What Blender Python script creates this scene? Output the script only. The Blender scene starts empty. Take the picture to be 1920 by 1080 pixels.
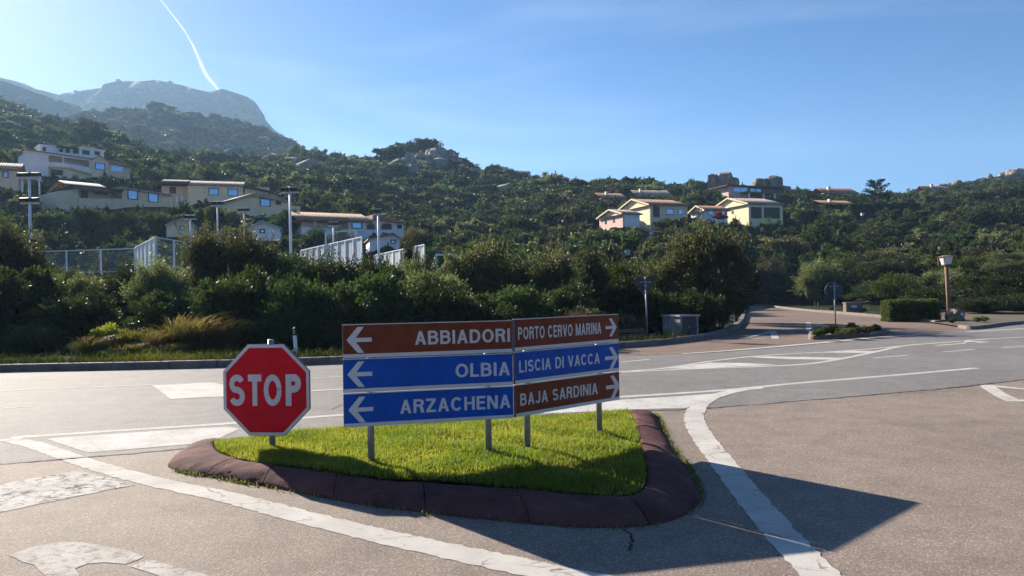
import bpy, math, random
import numpy as np
from mathutils import Vector, Matrix, noise as mnoise

SC = bpy.context.scene
COL = SC.collection
R = math.radians
rnd = random.Random(7)

# ------------------------------------------------------------------ camera
FPX, CAMH = 1400.0, 1.9
PITCH, ROLL = R(0.29), R(-0.95)
cam_d = bpy.data.cameras.new('camera')
cam = bpy.data.objects.new('camera', cam_d); COL.objects.link(cam)
cam_d.sensor_width = 36.0; cam_d.lens = 36.0 * FPX / 1920.0
cam_d.clip_start = 0.1; cam_d.clip_end = 60000
CM = Matrix.Translation((0, 0, CAMH)) @ Matrix.Rotation(R(90) + PITCH, 4, 'X') @ Matrix.Rotation(ROLL, 4, 'Z')
cam.matrix_world = CM
SC.camera = cam
CR = CM.to_3x3()

# ------------------------------------------------------------------ light
SUN_AZ, SUN_EL = R(40.7), R(25.0)          # left of +Y, above the horizon
world = bpy.data.worlds.new('World'); SC.world = world; world.use_nodes = True
wn, wl = world.node_tree.nodes, world.node_tree.links
wn.clear()
w_out = wn.new('ShaderNodeOutputWorld'); w_bg = wn.new('ShaderNodeBackground')
w_sky = wn.new('ShaderNodeTexSky'); w_sky.sky_type = 'NISHITA'; w_sky.sun_disc = False
w_sky.sun_elevation = SUN_EL; w_sky.sun_rotation = -SUN_AZ
w_sky.altitude = 0; w_sky.air_density = 0.75; w_sky.dust_density = 0.32; w_sky.ozone_density = 4.0
w_bg.inputs['Strength'].default_value = 0.05
# thin high cirrus, streaked
w_tc = wn.new('ShaderNodeTexCoord'); w_map = wn.new('ShaderNodeMapping')
w_map.inputs['Location'].default_value = (7.7, 2.9, 3.4); w_map.inputs['Rotation'].default_value = (0, R(24), R(15)); w_map.inputs['Scale'].default_value = (1.1, 1.3, 6.5)
w_nz = wn.new('ShaderNodeTexNoise'); w_nz.inputs['Scale'].default_value = 1.5; w_nz.inputs['Detail'].default_value = 7
w_nz.inputs['Roughness'].default_value = 0.55; w_nz.inputs['Distortion'].default_value = 0.5
w_rmp = wn.new('ShaderNodeValToRGB'); w_rmp.color_ramp.elements[0].position = 0.54; w_rmp.color_ramp.elements[1].position = 0.88
w_rmp.color_ramp.elements[1].color = (0.18, 0.18, 0.18, 1)
w_mix = wn.new('ShaderNodeMixRGB'); w_mix.inputs['Color2'].default_value = (9.0, 9.4, 10.0, 1)
wl.new(w_tc.outputs['Generated'], w_map.inputs['Vector']); wl.new(w_map.outputs['Vector'], w_nz.inputs['Vector'])
wl.new(w_nz.outputs['Fac'], w_rmp.inputs['Fac']); wl.new(w_rmp.outputs['Color'], w_mix.inputs['Fac'])
w_hs = wn.new('ShaderNodeHueSaturation'); w_hs.inputs['Saturation'].default_value = 1.35; w_hs.inputs['Value'].default_value = 0.76; w_hs.inputs['Hue'].default_value = 0.507
wl.new(w_sky.outputs['Color'], w_hs.inputs['Color']); wl.new(w_hs.outputs['Color'], w_mix.inputs['Color1']); wl.new(w_mix.outputs['Color'], w_bg.inputs['Color'])
wl.new(w_bg.outputs['Background'], w_out.inputs['Surface'])

sun_d = bpy.data.lights.new('sun', 'SUN'); sun_d.energy = 5.0; sun_d.angle = R(0.53); sun_d.color = (1.0, 0.90, 0.76)
sun = bpy.data.objects.new('sun', sun_d); COL.objects.link(sun)
to_sun = Vector((-math.sin(SUN_AZ) * math.cos(SUN_EL), math.cos(SUN_AZ) * math.cos(SUN_EL), math.sin(SUN_EL)))
sun.rotation_euler = to_sun.to_track_quat('Z', 'Y').to_euler(); sun.location = to_sun * 60

SC.view_settings.view_transform = 'Standard'; SC.view_settings.look = 'None'
SC.view_settings.exposure = 1.58; SC.view_settings.gamma = 1.0; SC.view_settings.use_curve_mapping = False
SC.render.engine = 'CYCLES'
cy = SC.cycles
cy.use_denoising = True; cy.max_bounces = 6; cy.diffuse_bounces = 3; cy.glossy_bounces = 2
cy.transmission_bounces = 4; cy.transparent_max_bounces = 8; cy.volume_bounces = 1
cy.sample_clamp_indirect = 6.0; cy.use_adaptive_sampling = True; cy.adaptive_threshold = 0.02
cy.caustics_reflective = False; cy.caustics_refractive = False

# ------------------------------------------------------------------ geometry helpers
def ray(x, y):
    return CR @ Vector(((x - 960) / FPX, -(y - 540) / FPX, -1.0))
def gp(x, y, z=0.0):                       # point on the level z
    d = ray(x, y); t = (z - CAMH) / d.z
    return Vector((d.x * t, d.y * t, z))
def P(x, y, D):                            # point at distance D along the street axis
    d = ray(x, y); t = D / d.y
    return Vector((d.x * t, D, CAMH + d.z * t))
def pix(v):
    c = CR.transposed() @ (Vector(v) - Vector((0, 0, CAMH)))
    return (960 + FPX * c.x / -c.z, 540 - FPX * c.y / -c.z)

def setp(o, label=None, cat=None, group=None, kind=None):
    if label: o['label'] = label
    if cat: o['category'] = cat
    if group: o['group'] = group
    if kind: o['kind'] = kind
    return o
def empty(name, loc, rz=0.0, parent=None):
    o = bpy.data.objects.new(name, None); COL.objects.link(o); o.location = loc; o.rotation_euler = (0, 0, rz)
    o.empty_display_size = 0.3; o.parent = parent
    return o
def link(name, me, parent=None, mat=None):
    if mat is not None and not me.materials: me.materials.append(mat)
    o = bpy.data.objects.new(name, me); COL.objects.link(o); o.parent = parent
    return o
def np_mesh(name, V, F, mat=None, tint=None, smooth=False):
    """V (n,3), F (m,k) with equal sized faces"""
    me = bpy.data.meshes.new(name)
    V = np.asarray(V, dtype=np.float32); F = np.asarray(F, dtype=np.int32)
    m, k = F.shape
    me.vertices.add(len(V)); me.vertices.foreach_set('co', V.ravel())
    me.loops.add(m * k); me.loops.foreach_set('vertex_index', F.ravel())
    me.polygons.add(m); me.polygons.foreach_set('loop_start', np.arange(0, m * k, k, dtype=np.int32))
    me.polygons.foreach_set('loop_total', np.full(m, k, dtype=np.int32))
    if smooth: me.polygons.foreach_set('use_smooth', np.ones(m, dtype=bool))
    me.update(calc_edges=True)
    if tint is not None:
        a = me.attributes.new('tint', 'FLOAT', 'POINT'); a.data.foreach_set('value', np.asarray(tint, dtype=np.float32))
    if mat: me.materials.append(mat)
    return me

class MB:
    """collects simple shapes into one mesh"""
    def __init__(s): s.v = []; s.f = []
    def poly(s, pts):
        i = len(s.v); s.v += [tuple(p) for p in pts]; s.f.append(tuple(range(i, i + len(pts)))); return s
    def hexa(s, b, t):                     # bottom 4 (ccw seen from above), top 4
        i = len(s.v); s.v += [tuple(p) for p in b] + [tuple(p) for p in t]
        s.f += [(i+3, i+2, i+1, i), (i+4, i+5, i+6, i+7)]
        for k in range(4):
            n = (k + 1) % 4; s.f.append((i+k, i+n, i+4+n, i+4+k))
        return s
    def box(s, x0, x1, y0, y1, z0, z1):
        return s.hexa([(x0,y0,z0),(x1,y0,z0),(x1,y1,z0),(x0,y1,z0)], [(x0,y0,z1),(x1,y0,z1),(x1,y1,z1),(x0,y1,z1)])
    def prism(s, uz, v0, v1):              # polygon in the x-z plane, extruded along y (v0 = near side)
        a = sum(uz[i][0]*uz[(i+1)%len(uz)][1] - uz[(i+1)%len(uz)][0]*uz[i][1] for i in range(len(uz)))
        if a < 0: uz = uz[::-1]
        n = len(uz); i = len(s.v)
        s.v += [(u, v0, z) for u, z in uz] + [(u, v1, z) for u, z in uz]
        s.f.append(tuple(range(i, i+n))); s.f.append(tuple(range(i+2*n-1, i+n-1, -1)))
        for k in range(n):
            m = (k + 1) % n; s.f.append((i+m, i+k, i+n+k, i+n+m))
        return s
    def tube(s, pts, rad, n=8, cap=True):
        pts = [Vector(p) for p in pts]; rads = rad if isinstance(rad, (list, tuple)) else [rad]*len(pts)
        i0 = len(s.v)
        for k, p in enumerate(pts):
            d = (pts[min(k+1, len(pts)-1)] - pts[max(k-1, 0)]).normalized()
            a = d.cross(Vector((0.3, 1, 0.1)) if abs(d.z) > .7 else Vector((0, 0, 1))).normalized(); b = d.cross(a)
            for j in range(n):
                t = 2*math.pi*j/n; s.v.append(tuple(p + (a*math.cos(t) + b*math.sin(t))*rads[k]))
        for k in range(len(pts)-1):
            for j in range(n):
                m = (j+1) % n; s.f.append((i0+k*n+j, i0+k*n+m, i0+(k+1)*n+m, i0+(k+1)*n+j))
        if cap:
            s.f.append(tuple(range(i0+n-1, i0-1, -1))); e = i0+(len(pts)-1)*n; s.f.append(tuple(range(e, e+n)))
        return s
    def mesh(s, name, mat, smooth=False):
        me = bpy.data.meshes.new(name); me.from_pydata(s.v, [], s.f); me.materials.append(mat)
        if smooth: me.polygons.foreach_set('use_smooth', [True]*len(me.polygons))
        me.update(); return me
    def build(s, name, mat, parent=None, smooth=False):
        return link(name, s.mesh(name, mat, smooth), parent)

def bevel(o, w=0.01, seg=2):
    m = o.modifiers.new('bevel', 'BEVEL'); m.width = w; m.segments = seg; m.limit_method = 'ANGLE'; return o

def spline(pts, n, closed=False):
    """Catmull-Rom through pts"""
    pts = [Vector(p) for p in pts]; N = len(pts); out = []
    segs = N if closed else N - 1
    for i in range(segs):
        p1, p2 = pts[i], pts[(i+1) % N]
        p0 = pts[(i-1) % N] if (closed or i > 0) else p1*2 - p2
        p3 = pts[(i+2) % N] if (closed or i+2 < N) else p2*2 - p1
        for k in range(n):
            t = k/n
            out.append(0.5*((2*p1) + (p2-p0)*t + (2*p0-5*p1+4*p2-p3)*t*t + (3*p1-p0-3*p2+p3)*t*t*t))
    if not closed: out.append(pts[-1])
    return out

# ------------------------------------------------------------------ materials
def new_mat(name):
    m = bpy.data.materials.new(name); m.use_nodes = True
    n = m.node_tree.nodes; n.clear()
    return m, n, m.node_tree.links
def mat(name, c, rough=0.7, var=0.12, scale=4.0, bump=0.0, bscale=60.0, metal=0.0, spec=0.4, c2=None, detail=4):
    """plain surface with procedural tone variation and fine relief"""
    m, n, l = new_mat(name)
    o = n.new('ShaderNodeOutputMaterial'); b = n.new('ShaderNodeBsdfPrincipled'); tc = n.new('ShaderNodeTexCoord')
    nz = n.new('ShaderNodeTexNoise'); nz.inputs['Scale'].default_value = scale; nz.inputs['Detail'].default_value = detail
    rp = n.new('ShaderNodeValToRGB'); e = rp.color_ramp.elements
    e[0].position = 0.3; e[1].position = 0.7
    ca = tuple(v*(1-var) for v in c); cb = c2 or tuple(min(1, v*(1+var)) for v in c)
    e[0].color = (*ca, 1); e[1].color = (*cb, 1)
    l.new(tc.outputs['Object'], nz.inputs['Vector']); l.new(nz.outputs['Fac'], rp.inputs['Fac']); l.new(rp.outputs['Color'], b.inputs['Base Color'])
    b.inputs['Roughness'].default_value = rough; b.inputs['Metallic'].default_value = metal; b.inputs['Specular IOR Level'].default_value = spec
    if bump:
        n2 = n.new('ShaderNodeTexNoise'); n2.inputs['Scale'].default_value = bscale; n2.inputs['Detail'].default_value = 5
        bm = n.new('ShaderNodeBump'); bm.inputs['Strength'].default_value = bump; bm.inputs['Distance'].default_value = 0.02
        l.new(tc.outputs['Object'], n2.inputs['Vector']); l.new(n2.outputs['Fac'], bm.inputs['Height']); l.new(bm.outputs['Normal'], b.inputs['Normal'])
    l.new(b.outputs['BSDF'], o.inputs['Surface'])
    return m
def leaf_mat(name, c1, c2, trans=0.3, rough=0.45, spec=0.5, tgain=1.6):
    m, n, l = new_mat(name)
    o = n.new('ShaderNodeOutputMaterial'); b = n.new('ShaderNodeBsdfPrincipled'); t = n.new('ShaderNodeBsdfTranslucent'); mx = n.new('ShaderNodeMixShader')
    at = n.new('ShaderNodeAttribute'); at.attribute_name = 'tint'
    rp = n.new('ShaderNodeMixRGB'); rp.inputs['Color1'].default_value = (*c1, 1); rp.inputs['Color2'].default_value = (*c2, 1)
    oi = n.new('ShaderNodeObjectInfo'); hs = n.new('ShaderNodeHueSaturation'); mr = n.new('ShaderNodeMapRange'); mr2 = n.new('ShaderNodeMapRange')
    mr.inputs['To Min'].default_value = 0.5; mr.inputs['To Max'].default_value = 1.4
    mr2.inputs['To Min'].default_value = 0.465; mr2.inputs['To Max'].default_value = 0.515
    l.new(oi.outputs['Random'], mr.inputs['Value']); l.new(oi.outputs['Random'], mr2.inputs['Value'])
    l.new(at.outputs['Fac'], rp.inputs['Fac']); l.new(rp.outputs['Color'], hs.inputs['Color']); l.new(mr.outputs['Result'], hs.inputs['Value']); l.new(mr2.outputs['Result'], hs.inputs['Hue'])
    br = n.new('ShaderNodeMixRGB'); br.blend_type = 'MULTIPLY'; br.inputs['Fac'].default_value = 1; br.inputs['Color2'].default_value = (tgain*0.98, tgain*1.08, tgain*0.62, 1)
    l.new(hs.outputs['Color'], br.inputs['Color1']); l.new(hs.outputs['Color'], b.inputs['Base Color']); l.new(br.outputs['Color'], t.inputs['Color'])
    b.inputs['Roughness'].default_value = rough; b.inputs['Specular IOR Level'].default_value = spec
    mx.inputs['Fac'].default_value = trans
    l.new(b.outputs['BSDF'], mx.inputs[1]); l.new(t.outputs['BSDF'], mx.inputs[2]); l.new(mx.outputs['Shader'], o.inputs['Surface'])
    return m
def asphalt(name, ca, cb, cgrain, patch=0.35):
    m, n, l = new_mat(name)
    o = n.new('ShaderNodeOutputMaterial'); b = n.new('ShaderNodeBsdfPrincipled'); tc = n.new('ShaderNodeTexCoord')
    def nz(s, d=4, rg=.6):
        k = n.new('ShaderNodeTexNoise'); k.inputs['Scale'].default_value = s; k.inputs['Detail'].default_value = d; k.inputs['Roughness'].default_value = rg
        l.new(tc.outputs['Object'], k.inputs['Vector']); return k
    big = nz(patch, 5); rp = n.new('ShaderNodeValToRGB'); e = rp.color_ramp.elements
    e[0].position = .35; e[1].position = .68; e[0].color = (*ca, 1); e[1].color = (*cb, 1); l.new(big.outputs['Fac'], rp.inputs['Fac'])
    vo = n.new('ShaderNodeTexVoronoi'); vo.inputs['Scale'].default_value = 105; l.new(tc.outputs['Object'], vo.inputs['Vector'])
    sep = n.new('ShaderNodeSeparateColor'); l.new(vo.outputs['Color'], sep.inputs['Color'])
    gr = n.new('ShaderNodeValToRGB'); g = gr.color_ramp.elements; g[0].position = .0; g[0].color = (.70, .70, .70, 1); g[1].position = .82; g[1].color = (1.05, 1.05, 1.05, 1)
    g2 = gr.color_ramp.elements.new(.93); g2.color = (*cgrain, 1); l.new(sep.outputs['Red'], gr.inputs['Fac'])
    mu = n.new('ShaderNodeMixRGB'); mu.blend_type = 'MULTIPLY'; mu.inputs['Fac'].default_value = 1
    l.new(rp.outputs['Color'], mu.inputs['Color1']); l.new(gr.outputs['Color'], mu.inputs['Color2'])
    st = nz(2.3, 6); rs = n.new('ShaderNodeValToRGB'); rs.color_ramp.elements[0].position = .3; rs.color_ramp.elements[0].color = (.80, .80, .80, 1); rs.color_ramp.elements[1].position = .6
    l.new(st.outputs['Fac'], rs.inputs['Fac']); m2 = n.new('ShaderNodeMixRGB'); m2.blend_type = 'MULTIPLY'; m2.inputs['Fac'].default_value = 1
    l.new(mu.outputs['Color'], m2.inputs['Color1']); l.new(rs.outputs['Color'], m2.inputs['Color2']); l.new(m2.outputs['Color'], b.inputs['Base Color'])
    fine = nz(110, 3); bm = n.new('ShaderNodeBump'); bm.inputs['Strength'].default_value = .55; bm.inputs['Distance'].default_value = .010
    l.new(fine.outputs['Fac'], bm.inputs['Height']); l.new(bm.outputs['Normal'], b.inputs['Normal'])
    b.inputs['Roughness'].default_value = .82; b.inputs['Specular IOR Level'].default_value = .18
    l.new(b.outputs['BSDF'], o.inputs['Surface']); return m
def paint(name, c, under, wear=0.42, crack=0.0, cscale=5.0):
    """road paint, worn through to the asphalt in spots, optionally crazed"""
    m, n, l = new_mat(name)
    o = n.new('ShaderNodeOutputMaterial'); b = n.new('ShaderNodeBsdfPrincipled'); tc = n.new('ShaderNodeTexCoord')
    nz = n.new('ShaderNodeTexNoise'); nz.inputs['Scale'].default_value = 9; nz.inputs['Detail'].default_value = 9; nz.inputs['Roughness'].default_value = .78
    l.new(tc.outputs['Object'], nz.inputs['Vector'])
    rp = n.new('ShaderNodeValToRGB'); rp.color_ramp.elements[0].position = wear - .05; rp.color_ramp.elements[1].position = wear + .07
    l.new(nz.outputs['Fac'], rp.inputs['Fac'])
    fac = rp.outputs['Color']
    if crack:
        mp = n.new('ShaderNodeMapping'); mp.inputs['Scale'].default_value = (1.0, 1.5, 1)
        n4 = n.new('ShaderNodeTexNoise'); n4.inputs['Scale'].default_value = 4; ad = n.new('ShaderNodeMixRGB'); ad.inputs['Fac'].default_value = .30
        vo = n.new('ShaderNodeTexVoronoi'); vo.feature = 'DISTANCE_TO_EDGE'; vo.inputs['Scale'].default_value = cscale
        l.new(tc.outputs['Object'], mp.inputs['Vector']); l.new(mp.outputs['Vector'], n4.inputs['Vector'])
        l.new(mp.outputs['Vector'], ad.inputs['Color1']); l.new(n4.outputs['Color'], ad.inputs['Color2']); l.new(ad.outputs['Color'], vo.inputs['Vector'])
        r2 = n.new('ShaderNodeValToRGB'); r2.color_ramp.elements[0].position = crack*.5; r2.color_ramp.elements[1].position = crack
        l.new(vo.outputs['Distance'], r2.inputs['Fac'])
        mm = n.new('ShaderNodeMixRGB'); mm.blend_type = 'MULTIPLY'
        n6 = n.new('ShaderNodeTexNoise'); n6.inputs['Scale'].default_value = 3.1; n6.inputs['Detail'].default_value = 6; l.new(tc.outputs['Object'], n6.inputs['Vector'])
        r6 = n.new('ShaderNodeMapRange'); r6.inputs['From Min'].default_value = .40; r6.inputs['From Max'].default_value = .62; l.new(n6.outputs['Fac'], r6.inputs['Value']); l.new(r6.outputs['Result'], mm.inputs['Fac'])
        l.new(fac, mm.inputs['Color1']); l.new(r2.outputs['Color'], mm.inputs['Color2']); fac = mm.outputs['Color']
    mx = n.new('ShaderNodeMixRGB'); mx.inputs['Color1'].default_value = (*under, 1); mx.inputs['Color2'].default_value = (*c, 1)
    l.new(fac, mx.inputs['Fac'])
    n3 = n.new('ShaderNodeTexNoise'); n3.inputs['Scale'].default_value = 2.0; n3.inputs['Detail'].default_value = 5; l.new(tc.outputs['Object'], n3.inputs['Vector'])
    r3 = n.new('ShaderNodeValToRGB'); r3.color_ramp.elements[0].position = .3; r3.color_ramp.elements[0].color = (.74, .73, .71, 1); r3.color_ramp.elements[1].position = .7
    m3 = n.new('ShaderNodeMixRGB'); m3.blend_type = 'MULTIPLY'; m3.inputs['Fac'].default_value = 1
    l.new(n3.outputs['Fac'], r3.inputs['Fac']); l.new(mx.outputs['Color'], m3.inputs['Color1']); l.new(r3.outputs['Color'], m3.inputs['Color2']); l.new(m3.outputs['Color'], b.inputs['Base Color'])
    n5 = n.new('ShaderNodeTexNoise'); n5.inputs['Scale'].default_value = 120; l.new(tc.outputs['Object'], n5.inputs['Vector'])
    bm = n.new('ShaderNodeBump'); bm.inputs['Strength'].default_value = .4; bm.inputs['Distance'].default_value = .008
    l.new(n5.outputs['Fac'], bm.inputs['Height']); l.new(bm.outputs['Normal'], b.inputs['Normal'])
    b.inputs['Roughness'].default_value = .88; b.inputs['Specular IOR Level'].default_value = .12; l.new(b.outputs['BSDF'], o.inputs['Surface']); return m

ASP_G = (.16, .152, .148); ASP_B = (.235, .193, .165)
M = {}
M['asphalt'] = asphalt('grey_asphalt', (.175, .166, .163), (.215, .204, .197), (1.7, 1.65, 1.6), .25)
M['asphalt_brown'] = asphalt('brown_asphalt', (.215, .176, .150), (.265, .218, .184), (1.75, 1.65, 1.55), .4)
M['asphalt_red'] = asphalt('reddish_asphalt', (.18, .130, .105), (.225, .17, .138), (1.5, 1.4, 1.3), .2)
M['paint'] = paint('white_road_paint', (.52, .51, .49), ASP_G, .38)
M['paint_near'] = paint('white_road_paint_worn', (.52, .50, .47), ASP_B, .36, .016, 1.7)
M['paint_cracked'] = paint('white_road_paint_crazed', (.50, .485, .46), (.07, .062, .055), .42, .075, 7.5)
M['paint_faded'] = paint('white_road_paint_faded', (.47, .45, .425), ASP_B, .43, .035, 8.0)
M['paint_far'] = paint('white_road_paint_thin', (.48, .47, .455), ASP_G, .40)
M['seam'] = mat('dark_seam', (.018, .016, .015), .95)
M['earth'] = mat('dry_earth', (.10, .075, .05), .95, .35, 1.5, .6, 20)
M['soil'] = mat('grassy_soil', (.035, .042, .014), .95, .3, 6, .6, 40, spec=.04)
def kerb_paint():
    m, n, l = new_mat('maroon_painted_kerb')
    o = n.new('ShaderNodeOutputMaterial'); b = n.new('ShaderNodeBsdfPrincipled'); tc = n.new('ShaderNodeTexCoord')
    def nz(sc, d, rg=.6, mp=None):
        k = n.new('ShaderNodeTexNoise'); k.inputs['Scale'].default_value = sc; k.inputs['Detail'].default_value = d; k.inputs['Roughness'].default_value = rg
        if mp:
            q = n.new('ShaderNodeMapping'); q.inputs['Scale'].default_value = mp; q.inputs['Rotation'].default_value = (0, 0, .5); l.new(tc.outputs['Object'], q.inputs['Vector']); l.new(q.outputs['Vector'], k.inputs['Vector'])
        else: l.new(tc.outputs['Object'], k.inputs['Vector'])
        return k
    def ramp(src, p0, c0, p1, c1):
        r = n.new('ShaderNodeValToRGB'); e = r.color_ramp.elements; e[0].position = p0; e[1].position = p1; e[0].color = (*c0, 1); e[1].color = (*c1, 1); l.new(src.outputs['Fac'], r.inputs['Fac']); return r
    base = ramp(nz(2.2, 8, .7), .3, (.075, .027, .030), .72, (.185, .080, .072))
    worn = ramp(nz(6, 10, .8), .58, (0, 0, 0), .72, (1, 1, 1)); mx = n.new('ShaderNodeMixRGB'); mx.inputs['Color2'].default_value = (.20, .155, .140, 1)
    sm = n.new('ShaderNodeMath'); sm.operation = 'MULTIPLY'; sm.inputs[1].default_value = .55; l.new(worn.outputs['Color'], sm.inputs[0]); l.new(sm.outputs[0], mx.inputs['Fac']); l.new(base.outputs['Color'], mx.inputs['Color1'])
    scr = ramp(nz(5, 5, .6, (1, 9, 3)), .66, (0, 0, 0), .70, (.5, .5, .5)); m2 = n.new('ShaderNodeMixRGB'); m2.inputs['Color2'].default_value = (.26, .20, .19, 1)
    l.new(scr.outputs['Color'], m2.inputs['Fac']); l.new(mx.outputs['Color'], m2.inputs['Color1'])
    gr = ramp(nz(140, 2), .35, (.62, .62, .62), .6, (1.1, 1.1, 1.1)); m3 = n.new('ShaderNodeMixRGB'); m3.blend_type = 'MULTIPLY'; m3.inputs['Fac'].default_value = 1
    l.new(m2.outputs['Color'], m3.inputs['Color1']); l.new(gr.outputs['Color'], m3.inputs['Color2']); l.new(m3.outputs['Color'], b.inputs['Base Color'])
    bm = n.new('ShaderNodeBump'); bm.inputs['Strength'].default_value = .9; bm.inputs['Distance'].default_value = .015; l.new(nz(70, 5).outputs['Fac'], bm.inputs['Height']); l.new(bm.outputs['Normal'], b.inputs['Normal'])
    b.inputs['Roughness'].default_value = .88; b.inputs['Specular IOR Level'].default_value = .15; l.new(b.outputs['BSDF'], o.inputs['Surface']); return m
M['kerb_red'] = kerb_paint()
M['kerb'] = mat('granite_kerb', (.16, .125, .11), .85, .3, 3, .5, 40)
M['galv'] = mat('galvanised_steel', (.34, .35, .36), .48, .18, 9, .05, 80, metal=.55)
M['plate_back'] = mat('sign_plate_grey', (.13, .14, .16), .5, .12, 6, metal=.4)
M['sign_white'] = mat('sign_white_film', (.56, .565, .56), .5, .05, 14, spec=.2)
M['sign_brown'] = mat('sign_brown_film', (.165, .036, .015), .45, .20, 5, .05, 30, spec=.15)
M['sign_blue'] = mat('sign_blue_film', (.002, .072, .38), .45, .16, 5, .05, 30, spec=.15)
M['sign_red'] = mat('sign_red_film', (.60, .004, .016), .45, .18, 5, .05, 30, spec=.15)
M['white_metal'] = mat('white_painted_metal', (.82, .83, .84), .5, .06, 5)
M['black'] = mat('black_plastic', (.02, .02, .022), .5)
M['dark_metal'] = mat('dark_lamp_housing', (.03, .033, .04), .4, metal=.3)
M['lens'] = mat('lamp_lens', (.45, .48, .5), .15, .05, 5, spec=.8)
M['wood'] = mat('weathered_wood', (.20, .10, .060), .75, .35, 8, .4, 30)
M['wood_brown'] = mat('brown_timber', (.13, .075, .05), .8, .3, 6, .4, 30)
M['concrete'] = mat('stained_concrete', (.28, .275, .265), .9, .32, 3.5, .5, 30)
M['door_dark'] = mat('dark_steel_door', (.045, .045, .055), .5, .2, 4)
M['stone'] = mat('brown_stone', (.20, .15, .12), .9, .35, 4, .7, 20)
M['yellow_wall'] = mat('ochre_render', (.84, .65, .44), .9, .10, .7, .2, 25)
M['cream_wall'] = mat('cream_render', (.84, .71, .46), .9, .08, .7, .2, 25)
M['white_wall'] = mat('white_render', (.82, .82, .82), .9, .06, .7, .2, 25)
M['pink_wall'] = mat('pink_render', (.80, .52, .45), .9, .08, .7, .2, 25)
M['tile'] = mat('terracotta_tile', (.30, .135, .080), .85, .45, 3.0, .3, 12, c2=(.46, .27, .18))
M['tile_old'] = mat('weathered_tile', (.24, .18, .15), .85, .4, 3.0, .3, 12, c2=(.50, .42, .36))
M['frame_dark'] = mat('dark_window_frame', (.04, .035, .035), .6)
M['painted_room_shade'] = mat('painted_interior_shade', (.09, .075, .065), .9)  # dark colour standing in for the shade inside rooms and openings
M['wood_dark'] = mat('dark_timber_eaves', (.055, .04, .032), .8)
M['glass'] = mat('window_glass', (.30, .47, .66), .22, .03, 1, metal=.85)
M['grey_roof'] = mat('grey_metal_roof', (.42, .43, .45), .5, .1, 2, metal=.2)
M['lantern_glass'] = mat('frosted_lantern_glass', (.62, .66, .68), .25, .06, 4)
M['bark'] = mat('grey_bark', (.13, .10, .075), .9, .35, 10, .8, 30)
def rockmat(name, a, b2):
    m, n, l = new_mat(name)
    o = n.new('ShaderNodeOutputMaterial'); b = n.new('ShaderNodeBsdfPrincipled'); tc = n.new('ShaderNodeTexCoord')
    nz = n.new('ShaderNodeTexNoise'); nz.inputs['Scale'].default_value = .55; nz.inputs['Detail'].default_value = 9; nz.inputs['Roughness'].default_value = .65
    mp = n.new('ShaderNodeMapping'); mp.inputs['Scale'].default_value = (1.3, 1.3, .5)
    rp = n.new('ShaderNodeValToRGB'); e = rp.color_ramp.elements; e[0].position = .32; e[1].position = .66
    e[0].color = (*[v*.45 for v in a], 1); e[1].color = (*b2, 1); k = e.new(.47); k.color = (*a, 1)
    bm = n.new('ShaderNodeBump'); bm.inputs['Strength'].default_value = .9; bm.inputs['Distance'].default_value = .5
    l.new(tc.outputs['Object'], mp.inputs['Vector']); l.new(mp.outputs['Vector'], nz.inputs['Vector']); l.new(nz.outputs['Fac'], rp.inputs['Fac'])
    l.new(rp.outputs['Color'], b.inputs['Base Color']); l.new(nz.outputs['Fac'], bm.inputs['Height']); l.new(bm.outputs['Normal'], b.inputs['Normal'])
    b.inputs['Roughness'].default_value = .92; l.new(b.outputs['BSDF'], o.inputs['Surface']); return m
M['rock'] = rockmat('pink_granite', (.24, .165, .125), (.42, .31, .25))
M['rock_grey'] = rockmat('grey_granite', (.19, .17, .155), (.34, .30, .27))
def hillmat(name, green, rock, sc, thr):
    m, n, l = new_mat(name)
    o = n.new('ShaderNodeOutputMaterial'); b = n.new('ShaderNodeBsdfPrincipled'); tc = n.new('ShaderNodeTexCoord')
    nz = n.new('ShaderNodeTexNoise'); nz.inputs['Scale'].default_value = sc; nz.inputs['Detail'].default_value = 10; nz.inputs['Roughness'].default_value = .7
    rp = n.new('ShaderNodeValToRGB'); e = rp.color_ramp.elements; e[0].position = thr; e[1].position = thr + .10
    e[0].color = (*green, 1); e[1].color = (*rock, 1); k = e.new(thr*.75); k.color = (*[v*.6 for v in green], 1)
    bm = n.new('ShaderNodeBump'); bm.inputs['Strength'].default_value = 1; bm.inputs['Distance'].default_value = .6/sc*.25
    n2 = n.new('ShaderNodeTexNoise'); n2.inputs['Scale'].default_value = sc*6; n2.inputs['Detail'].default_value = 6
    l.new(tc.outputs['Object'], nz.inputs['Vector']); l.new(tc.outputs['Object'], n2.inputs['Vector']); l.new(nz.outputs['Fac'], rp.inputs['Fac'])
    l.new(rp.outputs['Color'], b.inputs['Base Color']); l.new(n2.outputs['Fac'], bm.inputs['Height']); l.new(bm.outputs['Normal'], b.inputs['Normal'])
    b.inputs['Roughness'].default_value = .95; b.inputs['Specular IOR Level'].default_value = .1; l.new(b.outputs['BSDF'], o.inputs['Surface']); return m
M['hill'] = hillmat('maquis_hillside', (.028, .036, .016), (.055, .050, .032), .09, .62)
M['plate_shaded'] = mat('shaded_sign_back', (.035, .045, .065), .6, .12, 6)  # darker copy of the plate grey, backlit shade put into the colour
M['mountain'] = hillmat('rocky_mountain', (.018, .024, .018), (.13, .12, .11), .030, .54)
M['lf_olive'] = leaf_mat('silvery_foliage', (.050, .060, .026), (.160, .165, .085), .34, .55, .20)
M['lf_dark'] = leaf_mat('dark_evergreen_foliage', (.013, .025, .008), (.054, .072, .026), .30, .55, .16)
M['lf_green'] = leaf_mat('fresh_green_foliage', (.018, .038, .007), (.075, .105, .022), .36, .56, .15)
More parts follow.
